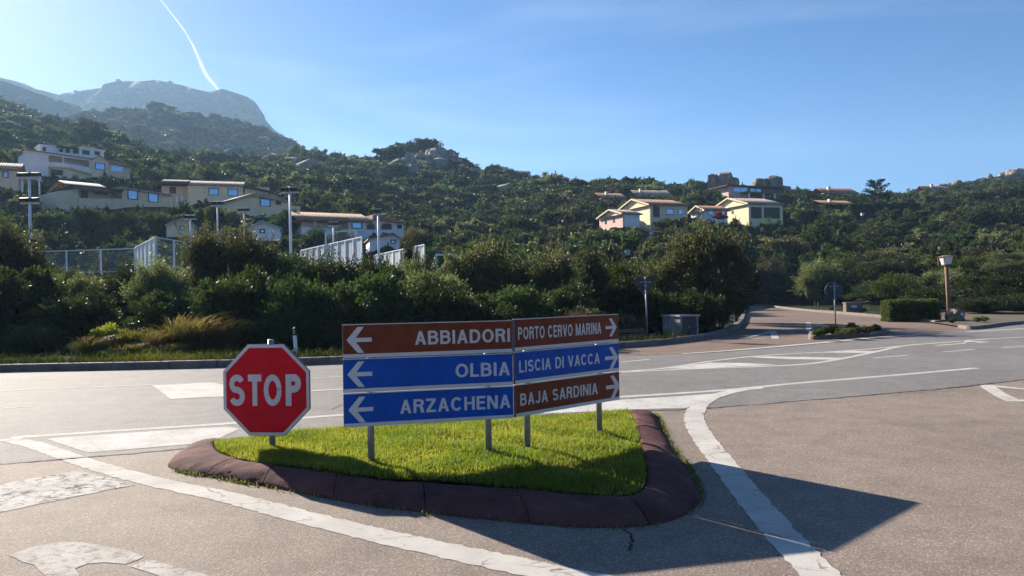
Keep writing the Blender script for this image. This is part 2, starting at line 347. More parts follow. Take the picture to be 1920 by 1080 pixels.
M['lf_brown'] = leaf_mat('brownish_scrub_foliage', (.036, .032, .015), (.085, .072, .038), .28, .5, .25)
M['lf_conifer'] = leaf_mat('conifer_foliage', (.010, .024, .010), (.028, .046, .018), .12, .6, .3)
M['lf_red'] = leaf_mat('red_blossom', (.38, .03, .02), (.55, .05, .03), .3, .6, .2, 1.0)
M['grass'] = leaf_mat('lawn_grass', (.075, .115, .016), (.225, .210, .040), .50, .55, .25, 1.7)
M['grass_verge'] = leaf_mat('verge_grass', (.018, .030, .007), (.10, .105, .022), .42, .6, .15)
M['grass_dry'] = leaf_mat('dry_grass', (.15, .115, .05), (.30, .24, .12), .42, .6, .15, 1.2)
M['weed'] = leaf_mat('dry_weeds', (.05, .055, .018), (.17, .15, .05), .38, .6, .15)
M['lf_hedge'] = leaf_mat('clipped_hedge_foliage', (.035, .075, .012), (.11, .16, .03), .36, .5, .2)
M['lf_yellow'] = leaf_mat('yellow_green_weeds', (.085, .105, .018), (.21, .20, .04), .42, .6, .12)

# ------------------------------------------------------------------ terrain
def zy(x, y, D): return P(x, y, D).z
TCOLS = {   # image column -> (distance, height) or (distance, ('y', image row)) of the bare ground
    -500: [(24,0),(31,.8),(45,2.5),(60,4),(80,8),(110,('y',388)),(150,('y',330)),(220,('y',265)),(330,('y',215)),(480,('y',165)),(650,170),(850,150)],
    0:    [(24,0),(31,.7),(45,2),(60,3),(80,5),(110,('y',395)),(150,('y',338)),(220,('y',282)),(330,('y',232)),(480,('y',184)),(650,110),(850,100)],
    150:  [(24,0),(31,.6),(45,1.5),(80,3.6),(110,('y',398)),(150,('y',336)),(220,('y',294)),(330,('y',246)),(470,78),(650,('y',217)),(850,150)],
    300:  [(24,0),(31,.4),(45,1),(80,3),(110,('y',402)),(150,('y',352)),(220,('y',318)),(290,('y',304)),(430,52),(650,('y',205)),(850,150)],
    450:  [(24,0),(31,.4),(80,3),(110,('y',410)),(150,('y',372)),(220,('y',330)),(310,('y',310)),(430,52),(650,('y',226)),(850,130)],
    560:  [(24,0),(31,.4),(80,3),(97,('y',442)),(130,('y',405)),(200,('y',352)),(280,('y',315)),(350,('y',300)),(450,60),(650,('y',268)),(850,100)],
    700:  [(24,0),(31,.4),(80,3),(100,('y',448)),(150,('y',405)),(220,('y',358)),(300,('y',318)),(420,56),(650,50)],
    740:  [(24,0),(31,.4),(75,2.4),(100,('y',455)),(150,('y',412)),(220,('y',357)),(270,('y',318)),(300,('y',291)),(420,52),(650,50)],
    850:  [(24,0),(31,.35),(60,1),(100,('y',476)),(150,('y',429)),(220,('y',364)),(265,('y',322)),(298,('y',287)),(420,45),(650,45)],
    890:  [(24,0),(31,.3),(60,1),(100,('y',478)),(150,('y',432)),(220,('y',374)),(290,('y',316)),(420,42),(650,40)],
    940:  [(24,0),(31,.3),(60,1),(100,('y',480)),(150,('y',431)),(220,('y',376)),(285,('y',330)),(420,40),(650,38)],
    800:  [(24,0),(31,.4),(60,1),(100,('y',474)),(150,('y',425)),(220,('y',358)),(300,('y',284)),(420,52),(650,50)],
    900:  [(24,0),(31,.3),(60,1),(100,('y',478)),(150,('y',433)),(220,('y',376)),(290,('y',328)),(420,42),(650,40)],
    1000: [(24.5,0),(31,.3),(60,.8),(100,('y',482)),(150,('y',430)),(220,('y',368)),(270,('y',350)),(400,36),(650,35)],
    1150: [(27,0),(40,.4),(80,('y',495)),(130,('y',430)),(170,('y',392)),(230,('y',361)),(400,28),(650,30)],
    1300: [(29,0),(50,.4),(80,('y',505)),(130,('y',430)),(170,('y',392)),(220,('y',366)),(400,26),(650,30)],
    1345: [(30,0),(50,.4),(80,('y',505)),(130,('y',432)),(170,('y',392)),(220,('y',367)),(400,26),(650,30)],
    1385: [(82,0),(100,('y',510)),(130,('y',440)),(170,('y',396)),(210,('y',370)),(400,24),(650,30)],
    1450: [(82,0),(100,('y',510)),(130,('y',446)),(170,('y',398)),(210,('y',372)),(400,24),(650,30)],
    1600: [(78,0),(100,('y',496)),(130,('y',441)),(160,('y',403)),(200,('y',386)),(400,24),(650,30)],
    1750: [(58,0),(80,('y',514)),(110,('y',465)),(150,('y',412)),(200,('y',386)),(300,('y',377)),(420,('y',353)),(600,45)],
    1920: [(50,0),(75,('y',514)),(110,('y',460)),(150,('y',412)),(200,('y',386)),(300,('y',360)),(420,('y',334)),(600,50)],
    2450: [(50,0),(75,('y',510)),(110,('y',455)),(150,('y',405)),(200,('y',375)),(300,('y',330)),(420,('y',290)),(600,60)],
}
_cx = np.array(sorted(TCOLS), dtype=float)
_DG = np.exp(np.linspace(math.log(20), math.log(850), 420))
_tab = []
for c in sorted(TCOLS):
    dz = [(20, -.03)] + [(d, (zy(min(max(c, -500), 2450), z[1], d) if isinstance(z, tuple) else max(z, -.03) if z else -.03)) for d, z in TCOLS[c]]
    zz = np.interp(_DG, [a for a, _ in dz], [b for _, b in dz])
    k = np.ones(9)/9; zs = np.convolve(np.pad(zz, 4, mode='edge'), k, 'valid')
    w = np.clip((_DG - 26)/30, 0, 1); _tab.append(zz*(1-w) + zs*w)
_tab = np.array(_tab)
_pxs = np.arange(-500, 2451, 10.0)
_full = np.array([np.interp(_pxs, _cx, _tab[:, j]) for j in range(len(_DG))])      # (D, px)
k = np.ones(5)/5
_full = np.array([np.convolve(np.pad(r, 2, mode='edge'), k, 'valid') for r in _full])
def wob(x, y):
    return (np.sin(x*.11 + 1.3*np.sin(y*.053)) * np.sin(y*.093 + 1.7*np.sin(x*.041)) +
            .5*np.sin(x*.31 + y*.17 + 2*np.sin(y*.11)) * np.sin(y*.27 - x*.13) + .25*np.sin(x*.71 + 1.1*y*.53)*np.sin(y*.63 - .4*x))
def zt(x, y):
    """height of the bare hillside (arrays welcome)"""
    x = np.asarray(x, dtype=float); y = np.maximum(np.asarray(y, dtype=float), 20.0)
    px = np.clip(960 + FPX*x/y, -500, 2450); fi = np.interp(y, _DG, np.arange(len(_DG))); fj = (px + 500)/10
    i0 = np.clip(fi.astype(int), 0, len(_DG)-2); j0 = np.clip(fj.astype(int), 0, len(_pxs)-2); a = fi-i0; b = fj-j0
    z = (_full[i0, j0]*(1-b) + _full[i0, j0+1]*b)*(1-a) + (_full[i0+1, j0]*(1-b) + _full[i0+1, j0+1]*b)*a
    return z + wob(x, y)*np.clip((y-95)/60, 0, 3)*.55
def grid_sheet(name, X, Y, Z, m):
    nr, nc = X.shape
    idx = np.arange(nr*nc).reshape(nr, nc)
    F = np.stack([idx[:-1, :-1], idx[:-1, 1:], idx[1:, 1:], idx[1:, :-1]], -1).reshape(-1, 4)
    return link(name, np_mesh(name, np.stack([X, Y, Z], -1).reshape(-1, 3), F, m, smooth=True))

me = MB()
ring = [(2600*math.cos(t*math.pi/36), 2600*math.sin(t*math.pi/36), -.06) for t in range(72)]
me.poly(ring)
setp(me.build('ground', M['earth']), kind='structure')
_px = np.linspace(-500, 2450, 420); _D = np.exp(np.linspace(math.log(20.5), math.log(850), 330))
Xg = ((_px - 960)/FPX)[None, :]*_D[:, None]; Yg = np.repeat(_D[:, None], len(_px), 1)
setp(grid_sheet('hillside', Xg, Yg, zt(Xg, Yg), M['hill']), kind='structure')

def ridge_sheet(name, prof, D0, D1, D2, zlow, m, amp, seed, n=300, rows=90):
    xs = np.linspace(prof[0][0], prof[-1][0], n)
    ys = np.interp(xs, [p[0] for p in prof], [p[1] for p in prof])
    top = np.array([zy(x, y, D1) for x, y in zip(xs, ys)])
    X = np.zeros((rows, n)); Y = np.zeros((rows, n)); Z = np.zeros((rows, n))
    for r in range(rows):
        t = r/(rows-1)
        if t < .75: s = t/.75; D = D0 + (D1-D0)*s; z = zlow + (top-zlow)*(s**1.15)
        else: s = (t-.75)/.25; D = D1 + (D2-D1)*s; z = top*(1-.6*s*s)
        X[r] = (xs-960)/FPX*D; Y[r] = D; Z[r] = z
    nzv = np.array([[mnoise.fractal(Vector((X[r, c]/130 + seed, Y[r, c]/130, Z[r, c]/90)), 1.0, 2.1, 5) + abs(mnoise.noise(Vector((X[r, c]/60, Y[r, c]/200 + seed, 0))))*.8 for c in range(n)] for r in range(rows)])
    fade = np.ones((rows, 1)); 
    for r in range(rows): fade[r] = 1.0 if r/(rows-1) < .6 else .35
    Z += nzv*amp*fade*np.clip(top/200, .15, 1)[None, :]
    Y += nzv*amp*1.5
    return setp(grid_sheet(name, X, Y, Z, m), kind='structure')
ridge_sheet('mountain', [(-700,60),(-300,95),(-100,122),(0,140),(50,154),(110,176),(160,163),(230,149),(290,147),(340,157),(400,171),(440,167),(475,182),(490,207),(510,228),(540,253),(572,275),(640,330),(760,420),(900,500)], 950, 1450, 1800, 60, M['mountain'], 34, 3.1)
ridge_sheet('mountain', [(-700,90),(-200,122),(0,150),(60,172),(110,190),(170,215),(260,260),(400,340),(520,420)], 700, 950, 1150, 100, M['mountain'], 18, 8.7, 200, 60)

# ------------------------------------------------------------------ roads
def sheet(name, pts, z, m):
    b = MB(); b.poly([(p[0], p[1], z) for p in pts]); o = b.build(name, m); return setp(o, kind='structure')
SEAM = [gp(x, y) for x, y in [(-500,915),(-200,890),(0,871),(160,858),(330,843),(420,829),(600,806),(800,790),(1000,779),(1180,771),(1290,768),(1400,760),(1560,747),(1700,735),(1800,726),(1920,712),(2150,685),(2500,650)]]
KERBF_PX = [(-500,716),(-200,704),(0,698),(200,694),(420,689),(640,682),(900,669),(1060,660),(1165,653),(1230,648),(1290,641),(1340,633),(1375,622),(1394,607),(1399,592),(1398,580)]
KERBF = [gp(x, y) for x, y in KERBF_PX]
SL = spline(SEAM, 6); KL = spline(KERBF, 6)
def flat(p): return (p[0], p[1])
main_far = [p for p in KL if pix(p)[0] < 1310]
R_EDGE = [gp(x, y) for x, y in [(1380,650),(1520,640),(1660,630),(1750,622),(1820,616),(1895,608),(2050,600),(2500,584)]]
sheet('main_road', [flat(p) for p in SL] + [flat(p) for p in reversed(main_far + R_EDGE)], 0.0, M['asphalt'])
near = [flat(p) for p in SL]
sheet('access_road', [(-40, -25), (60, -25), (60, near[-1][1])] + [flat(p) for p in reversed(SL)] + [(-40, near[0][1])], 0.0, M['asphalt_brown'])
side = [gp(x, y) for x, y in [(1165,654),(1230,649),(1290,642),(1340,634),(1375,623),(1394,608),(1399,592)]] + \
       [Vector((15.4, 50, 0)), Vector((18.8, 62, 0)), Vector((22, 74, 0)), Vector((24, 85, 0)), Vector((28, 86, 0))] + \
       [gp(x, y) for x, y in [(1440,577),(1560,588),(1680,598),(1760,608),(1800,614),(1895,609),(1820,618),(1730,629),(1600,640),(1520,646),(1380,658),(1280,664),(1165,668)]]
sheet('side_road', [flat(p) for p in side], .004, M['asphalt_red'])
# ragged joint between the two asphalt layers
def ribbon(name, pts, w, z, m, jit=.0, seed=1, kind='structure', sub=1):
    """strip of width w following pts on the ground"""
    r = random.Random(seed); pts = [Vector((p[0], p[1], 0)) for p in pts]; b = MB(); L = []; Q = []
    for i, p in enumerate(pts):
        d = (pts[min(i+1, len(pts)-1)] - pts[max(i-1, 0)]); d.normalize(); n = Vector((-d.y, d.x, 0))
        wi = w(i/(len(pts)-1)) if callable(w) else w
        L.append(p + n*(wi/2 + r.uniform(-jit, jit))); Q.append(p - n*(wi/2 + r.uniform(-jit, jit)))
    for i in range(len(pts)-1):
        b.poly([(*Q[i][:2], z), (*Q[i+1][:2], z), (*L[i+1][:2], z), (*L[i][:2], z)])
    o = b.build(name, m); return setp(o, kind=kind)
sp = []
for i, p in enumerate(spline(SEAM, 16)): sp.append(p + Vector((0, rnd.uniform(-.02, .02), 0)))
ribbon('asphalt_seam', sp, lambda t: .055 + .03*math.sin(t*40)*math.sin(t*17), .0035, M['seam'], .015, 4)
# fine cracks in the foreground asphalt
for pts in ([(1170,995),(1185,1010),(1178,1035)], [(1308,968),(1380,985),(1440,1002),(1500,1010)], [(1670,742),(1730,736),(1790,733)], [(620,768),(650,757),(690,756)]):
    q = spline([gp(*p) for p in pts], 10); q = [v + Vector((rnd.uniform(-.012, .012), rnd.uniform(-.02, .02), 0)) for v in q]
    ribbon('asphalt_crack', q, .018, .009, M['seam'] if pts[0][0] != 1308 else M['paint_faded'], .006, 9)

# ---- painted markings
ZM = .0035
def line(px, w, m='paint', jit=.008, n=10, z=ZM):
    return ribbon('road_marking', spline([gp(*p) for p in px], n), w, z, M[m], jit, int(px[0][0]) + 3)
def block(px, m='paint', jit=.012, z=ZM, n=14):
    pts = [gp(*p) for p in px]; out = []
    r = random.Random(int(px[0][0]*7 + px[0][1]))
    for i, p in enumerate(pts):
        q = pts[(i+1) % len(pts)]; k = max(1, int((q-p).length/.12)) if (q-p).length < 4 else 24
        for j in range(k):
            v = p.lerp(q, j/k); out.append((v.x + r.uniform(-jit, jit), v.y + r.uniform(-jit, jit), z))
    b = MB(); b.poly(out); return setp(b.build('road_marking', M[m]), kind='structure')
line([(14,823),(70,836),(130,857),(210,883),(300,906),(420,931),(520,957),(650,990),(750,1013),(900,1046),(1100,1088),(1300,1130)], lambda t: .24 + .05*t, 'paint_near', .014, 14)
line([(20,821),(230,807),(430,794),(640,778),(900,759),(1165,744),(1310,735),(1420,726),(1500,718),(1660,705),(1832,690)], .17, 'paint', .006, z=ZM-.0012)
block([(85,823),(300,808),(428,800),(448,804),(398,829),(300,838),(165,849)])
block([(1000,762),(1165,750),(1362,737),(1322,748),(1288,765),(1185,768),(1020,776)])
line([(1425,727),(1370,735),(1325,750),(1304,772),(1303,792),(1318,820),(1345,855),(1392,915),(1450,985),(1540,1080),(1640,1180)], lambda t: .26 + .03*math.sin(t*3.1), 'paint_near', .014, 14, z=ZM+.002)
block([(-190,945),(0,908),(95,892),(150,882),(252,910),(100,940),(0,962),(-190,1010)], 'paint_cracked', .02)
block([(17,1041),(60,1027),(115,1017),(180,1020),(230,1032),(273,1045),(256,1051),(238,1058),(195,1055),(165,1058),(142,1066),(150,1090),(104,1090),(62,1060)], 'paint_faded', .012)
block([(242,1062),(280,1049),(335,1062),(420,1092),(330,1092)], 'paint_faded', .012)
block([(285,722),(400,718),(445,725),(470,742),(320,748)])
line([(-300,748),(0,733),(283,722),(430,716),(640,706),(900,690),(1080,681)], .12, 'paint_far')
line([(-300,785),(0,766),(60,762)], .12, 'paint_far')
line([(320,748),(470,740),(640,730),(900,714),(1165,697),(1250,690),(1330,678),(1430,667),(1600,657),(1700,648)], .15, 'paint', z=ZM+.002)
line([(1165,698),(1290,692),(1480,685),(1560,676),(1640,660),(1700,648),(1800,640),(1880,634),(2050,626)], .17, 'paint')
block([(1240,691),(1330,680),(1400,681),(1456,684),(1300,691)], z=ZM-.0012)
block([(1388,669),(1432,668),(1582,671),(1560,674.5),(1480,673.5)], z=ZM-.0012)
block([(1520,661.5),(1600,657.5),(1640,658.5),(1628,661.5)], z=ZM-.0012)
line([(1165,679),(1218,674)], .14, 'paint_far')
line([(1280,664),(1380,657),(1520,645),(1660,632),(1732,628)], lambda t: .16 + .25*t, 'paint', z=.013)
line([(1640,671),(1702,666)], .14, 'paint_far'); line([(1770,660),(1826,655)], .14, 'paint_far'); line([(1880,652),(1960,646)], .14, 'paint_far')
line([(1700,689),(1720,688)], .01, 'paint_far')
line([(1755,648),(1830,642)], .2, 'paint_far'); block([(1800,639),(1858,641),(1815,645)], 'paint_far', .01)
line([(1815,622),(1870,619),(1960,614)], .3, 'paint_far')
line([(1848,722),(1872,738),(1902,753)], .24, 'paint_near'); line([(1858,724),(1930,731),(2010,738)], .2, 'paint_near', z=ZM+.003); line([(1902,752),(2010,748)], .2, 'paint_near', z=ZM+.003)
line([(1384,636),(1438,635)], .22, 'paint_far', z=.014); line([(1400,634),(1449,622)], .22, 'paint_far', z=.017); line([(1449,621),(1454,636)], .26, 'paint_far', z=.014)
line([(1516,605),(1518,622)], .25, 'paint_far', z=.014)

# ---- kerb along the far side of the road
def kerb_strip(name, pts, w, h, m, z0=-.05, back=None):
    """kerb stones: front face on pts, top w wide, lying to the left of the walking direction"""
    b = MB(); pts = [Vector((p[0], p[1], 0)) for p in pts]; prof = [(0, z0), (.02, h*.8), (.06, h), (w, h), (w, z0)]; rows = []
    for i, p in enumerate(pts):
        d = (pts[min(i+1, len(pts)-1)] - pts[max(i-1, 0)]).normalized(); n = Vector((-d.y, d.x, 0))
        rows.append([p + n*o + Vector((0, 0, z)) for o, z in prof])
    for i in range(len(rows)-1):
        for k in range(len(prof)-1):
            b.poly([rows[i][k], rows[i+1][k], rows[i+1][k+1], rows[i][k+1]])
    for rr in (rows[0], rows[-1]): b.poly(rr)
    return b.build(name, m)
kerb_root = setp(empty('kerb', KL[0]), kind='structure')
# single stones about 1.2 m long
acc = [0]; 
for i in range(1, len(KL)): acc.append(acc[-1] + (KL[i]-KL[i-1]).length)
def along(L_pts, L_acc, s):
    s = min(max(s, 0), L_acc[-1]); i = max(0, min(len(L_acc)-2, int(np.searchsorted(L_acc, s))-1))
    t = (s - L_acc[i])/max(1e-6, L_acc[i+1]-L_acc[i]); return L_pts[i].lerp(L_pts[i+1], t)
s = 0
while s < acc[-1] - .5:
    ln = 1.35 + rnd.uniform(-.1, .25)
    pts = [along(KL, acc, s + .012 + (ln-.024)*k/3) - KL[0] for k in range(4)]
    o = kerb_strip('kerb_stone', pts, .30, .19 + rnd.uniform(-.008, .008), M['kerb']); o.parent = kerb_root
    s += ln
bevel_z = .17

# ---- central island: domed maroon kerb round a lawn
ISL = [((318,866),(402,830)),((335,884),(418,846)),((430,901),(470,860)),((540,921),(560,873)),((700,950),(700,893)),((850,968),(840,901)),((1000,983),(970,912)),
       ((1100,990),(1080,921)),((1190,989),(1155,924)),((1255,978),(1190,919)),((1300,955),(1208,905)),((1312,928),(1211,885)),((1290,885),(1206,855)),((1262,845),(1198,820)),
       ((1240,805),(1190,790)),((1224,777),(1184,774)),((1190,763),(1168,768)),((1000,773),(1000,779)),((800,786),(800,791)),((600,801),(600,804)),((450,815),(455,819)),((368,836),(410,824))]
outer = spline([gp(*a) if not 16 <= i <= 20 else gp(*b, .17) + Vector((0, .16, -.17)) for i, (a, b) in enumerate(ISL)], 20, True); inner = spline([gp(*b, .17) for a, b in ISL], 20, True)
NI = len(outer); prof = [(0, -.02), (.0, .012), (.05, .040), (.12, .068), (.22, .098), (.34, .124), (.48, .147), (.62, .163), (.76, .173), (.88, .176), (.96, .17), (1.0, .12)]
V = []; F = []
for i in range(NI):
    for t, z in prof:
        z *= .88; p = outer[i].lerp(inner[i], t); q = Vector((p.x*1.3, p.y*1.3, z*3))
        nn = mnoise.noise(q*1.6)*.014 + mnoise.noise(q*5)*.010 + mnoise.noise(q*14)*.006 + mnoise.noise(q*30)*.003
        d = (inner[i]-outer[i]); d.z = 0; d.normalize()
        V.append((p.x - d.x*nn*(1-t), p.y - d.y*nn*(1-t), z + nn*min(1, t*5)))
m_ = len(prof)
for i in range(NI):
    j = (i+1) % NI
    for k2 in range(m_-1): F.append((i*m_+k2, j*m_+k2, j*m_+k2+1, i*m_+k2+1))
kb = setp(empty('island_kerb', (0, 0, 0)), kind='structure')
Vn = np.array(V).reshape(NI, m_, 3); cuts = [0]; run = 0
for i in range(1, NI):
    run += (outer[i]-outer[i-1]).length
    if run > 1.05 + .35*mnoise.noise(Vector((i*.7, 0, 0))): cuts.append(i); run = 0
cuts.append(NI)
for a0, b0 in zip(cuts[:-1], cuts[1:]):
    rows = [Vn[i % NI].copy() for i in range(a0, b0+1)]
    for end, nb in ((0, 1), (-1, -2)):
        d = rows[nb] - rows[end]; ln = np.linalg.norm(d, axis=1).max(); rows[end] = rows[end] + d*min(.45, .006/max(ln, 1e-4))
    dz = mnoise.noise(Vector((a0*.37, 2, 0)))*.006
    VV = np.concatenate(rows); VV[:, 2] += dz; n_r = len(rows); FF = [(i*m_+k2, (i+1)*m_+k2, (i+1)*m_+k2+1, i*m_+k2+1) for i in range(n_r-1) for k2 in range(m_-1)]
    link('kerb_stone', np_mesh('kerb_stone', VV, FF, M['kerb_red'], smooth=True), kb)
base_v = [(*outer[i].lerp(inner[i], t)[:2], .0 if t == .02 else (.07 if t < .5 else .10)) for i in range(NI) for t in (.02, .35, .98)]
link('kerb_bedding', np_mesh('kerb_bedding', base_v, [(i*3+k2, (i+1) % NI*3+k2, (i+1) % NI*3+k2+1, i*3+k2+1) for i in range(NI) for k2 in range(2)], M['seam']), kb)
lawn = MB(); cen = sum(inner, Vector())/NI
def lawn_z(x, y): return .135 + .05*math.exp(-((x-cen.x)**2 + (y-cen.y)**2)/3.0)
rings = []
for t in (1.0, .8, .55, .3, .1):
    rings.append([cen.lerp(Vector((p.x, p.y, 0)), t) for p in inner])
for a, b in zip(rings[:-1], rings[1:]):
    for i in range(NI):
        j = (i+1) % NI
        lawn.poly([(p.x, p.y, lawn_z(p.x, p.y)) for p in (a[i], a[j], b[j], b[i])])
lawn.poly([(p.x, p.y, lawn_z(p.x, p.y)) for p in rings[-1]])
setp(lawn.build('island_soil', M['soil'], smooth=True), kind='structure')

def inside(poly, X, Y):
    r = np.zeros(X.shape, bool); n = len(poly)
    for i in range(n):
        x1, y1 = poly[i][:2]; x2, y2 = poly[(i+1) % n][:2]
        c = ((y1 > Y) != (y2 > Y)); xx = (x2-x1)*(Y-y1)/((y2-y1) if abs(y2-y1) > 1e-9 else 1e-9) + x1
        r ^= c & (X < xx)
    return r
def blades(name, X, Y, Z, h, w, m, seed, lean=.35, tint=None, segs=2, droop=.5):
    """many tapering blades as one mesh"""
    g = np.random.default_rng(seed); n = len(X); h = h if isinstance(h, np.ndarray) else np.full(n, h)
    h = h*g.uniform(.55, 1.25, n); a = g.uniform(0, 2*np.pi, n); dx, dy = np.cos(a), np.sin(a); le = g.uniform(0, lean, n)*h; w = w*g.uniform(.7, 1.3, n)
    b = g.uniform(0, 2*np.pi, n); sx, sy = np.cos(b)*w/2, np.sin(b)*w/2
    V = np.zeros((n, 5, 3))
    V[:, 0] = np.stack([X-sx, Y-sy, Z-.01], -1); V[:, 1] = np.stack([X+sx, Y+sy, Z-.01], -1)
    mx, my, mz = X+dx*le*.35, Y+dy*le*.35, Z+h*.6
    V[:, 2] = np.stack([mx+sx*.8, my+sy*.8, mz], -1); V[:, 3] = np.stack([mx-sx*.8, my-sy*.8, mz], -1)
    V[:, 4] = np.stack([X+dx*le, Y+dy*le, Z+h*(1-droop*.3*le/np.maximum(h, 1e-4))], -1)
    i = np.arange(n)*5
    F = np.concatenate([np.stack([i, i+1, i+2], -1), np.stack([i, i+2, i+3], -1), np.stack([i+3, i+2, i+4], -1)])
    t = g.uniform(0, 1, n) if tint is None else tint
    return np_mesh(name, V.reshape(-1, 3), F, m, tint=np.repeat(t, 5))
g = np.random.default_rng(11)
xs = [p.x for p in inner]; ys = [p.y for p in inner]
N = 150000
X = g.uniform(min(xs), max(xs), N); Y = g.uniform(min(ys), max(ys), N); ok = inside([(p.x, p.y) for p in inner], X, Y); X, Y = X[ok], Y[ok]
Z = .135 + .05*np.exp(-((X-cen.x)**2 + (Y-cen.y)**2)/3.0)
pat = .5 + .5*np.sin(X*2.1 + 2*np.sin(Y*1.3))*np.sin(Y*2.7 + np.sin(X*1.9))
tn = np.clip(.55*pat + g.uniform(-.3, .5, len(X)), 0, 1)
hh = .045 + .03*(.5 + .5*np.sin(X*5.1 + Y*2)*np.sin(Y*6.3 - X))
pn = .5 + .5*np.sin(X*3.3 + 1.7*np.sin(Y*2.1 + 1))*np.sin(Y*3.9 + 1.3*np.sin(X*2.7)); hh = hh*(.65 + .6*pn); tn = np.clip(tn + .35*(pn < .22), 0, 1)
keep = (pn > .16) | (g.uniform(0, 1, len(X)) < .5); X, Y, Z, tn, hh = X[keep], Y[keep], Z[keep], tn[keep], hh[keep]
tall = g.uniform(0, 1, len(X)) > .993; hh[tall] *= 1.9
setp(link('lawn_grass', blades('lawn_grass', X, Y, Z, hh, .0075, M['grass'], 5, .9, tn)), 'sunlit short green grass filling the kerbed island', 'grass', kind='stuff')
print('lawn blades', len(X))
# straggling weeds in the joint at the foot of the island kerb
WX = []; WY = []; WH = []
for i in range(NI):
    p = outer[i]; q = outer[(i+1) % NI]; x, _ = pix(p); front = p.y < 8.2 or x > 1200
    if not front: continue
    dens = max(0, .55 + .9*mnoise.noise(Vector((p.x*1.7, p.y*1.7, 4)))) * (2.4 if (x < 470 or (x > 1225 and p.y > 6.5)) else .7)
    for _ in range(int(34*dens*(q-p).length/.2)):
        v = p.lerp(q, rnd.random()); c = (v - cen).normalized()
        WX.append(v.x + c.x*rnd.uniform(-.02, .07)); WY.append(v.y + c.y*rnd.uniform(-.02, .07)); WH.append(rnd.uniform(.02, .07))
setp(link('kerb_weeds', blades('kerb_weeds', np.array(WX), np.array(WY), np.zeros(len(WX)), np.array(WH), 0.009, M['weed'], 8, 1.6)), 'small yellowish weeds along the foot of the maroon island kerb', 'weeds', kind='stuff')

# ------------------------------------------------------------------ lettering (stroke built capitals)
def arc(cx, cy, rx, ry, a0, a1, n=14):
    return [(cx + rx*math.cos(R(a0 + (a1-a0)*k/n)), cy + ry*math.sin(R(a0 + (a1-a0)*k/n))) for k in range(n+1)]
def stroke(pts, t):
    """polyline -> list of quads of thickness t with mitred joints"""
    q = []; L = []; n = len(pts)
    for i in range(n):
        d1 = Vector(pts[i]) - Vector(pts[max(i-1, 0)]); d2 = Vector(pts[min(i+1, n-1)]) - Vector(pts[i])
        if d1.length < 1e-9: d1 = d2
        if d2.length < 1e-9: d2 = d1
        d1.normalize(); d2.normalize(); n1 = Vector((-d1.y, d1.x)); n2 = Vector((-d2.y, d2.x)); m = n1 + n2; m = m*(1/max(.3, m.dot(n1)))
        L.append((Vector(pts[i]) + m*t/2, Vector(pts[i]) - m*t/2))
    for i in range(n-1): q.append([L[i][0], L[i][1], L[i+1][1], L[i+1][0]])
    return q
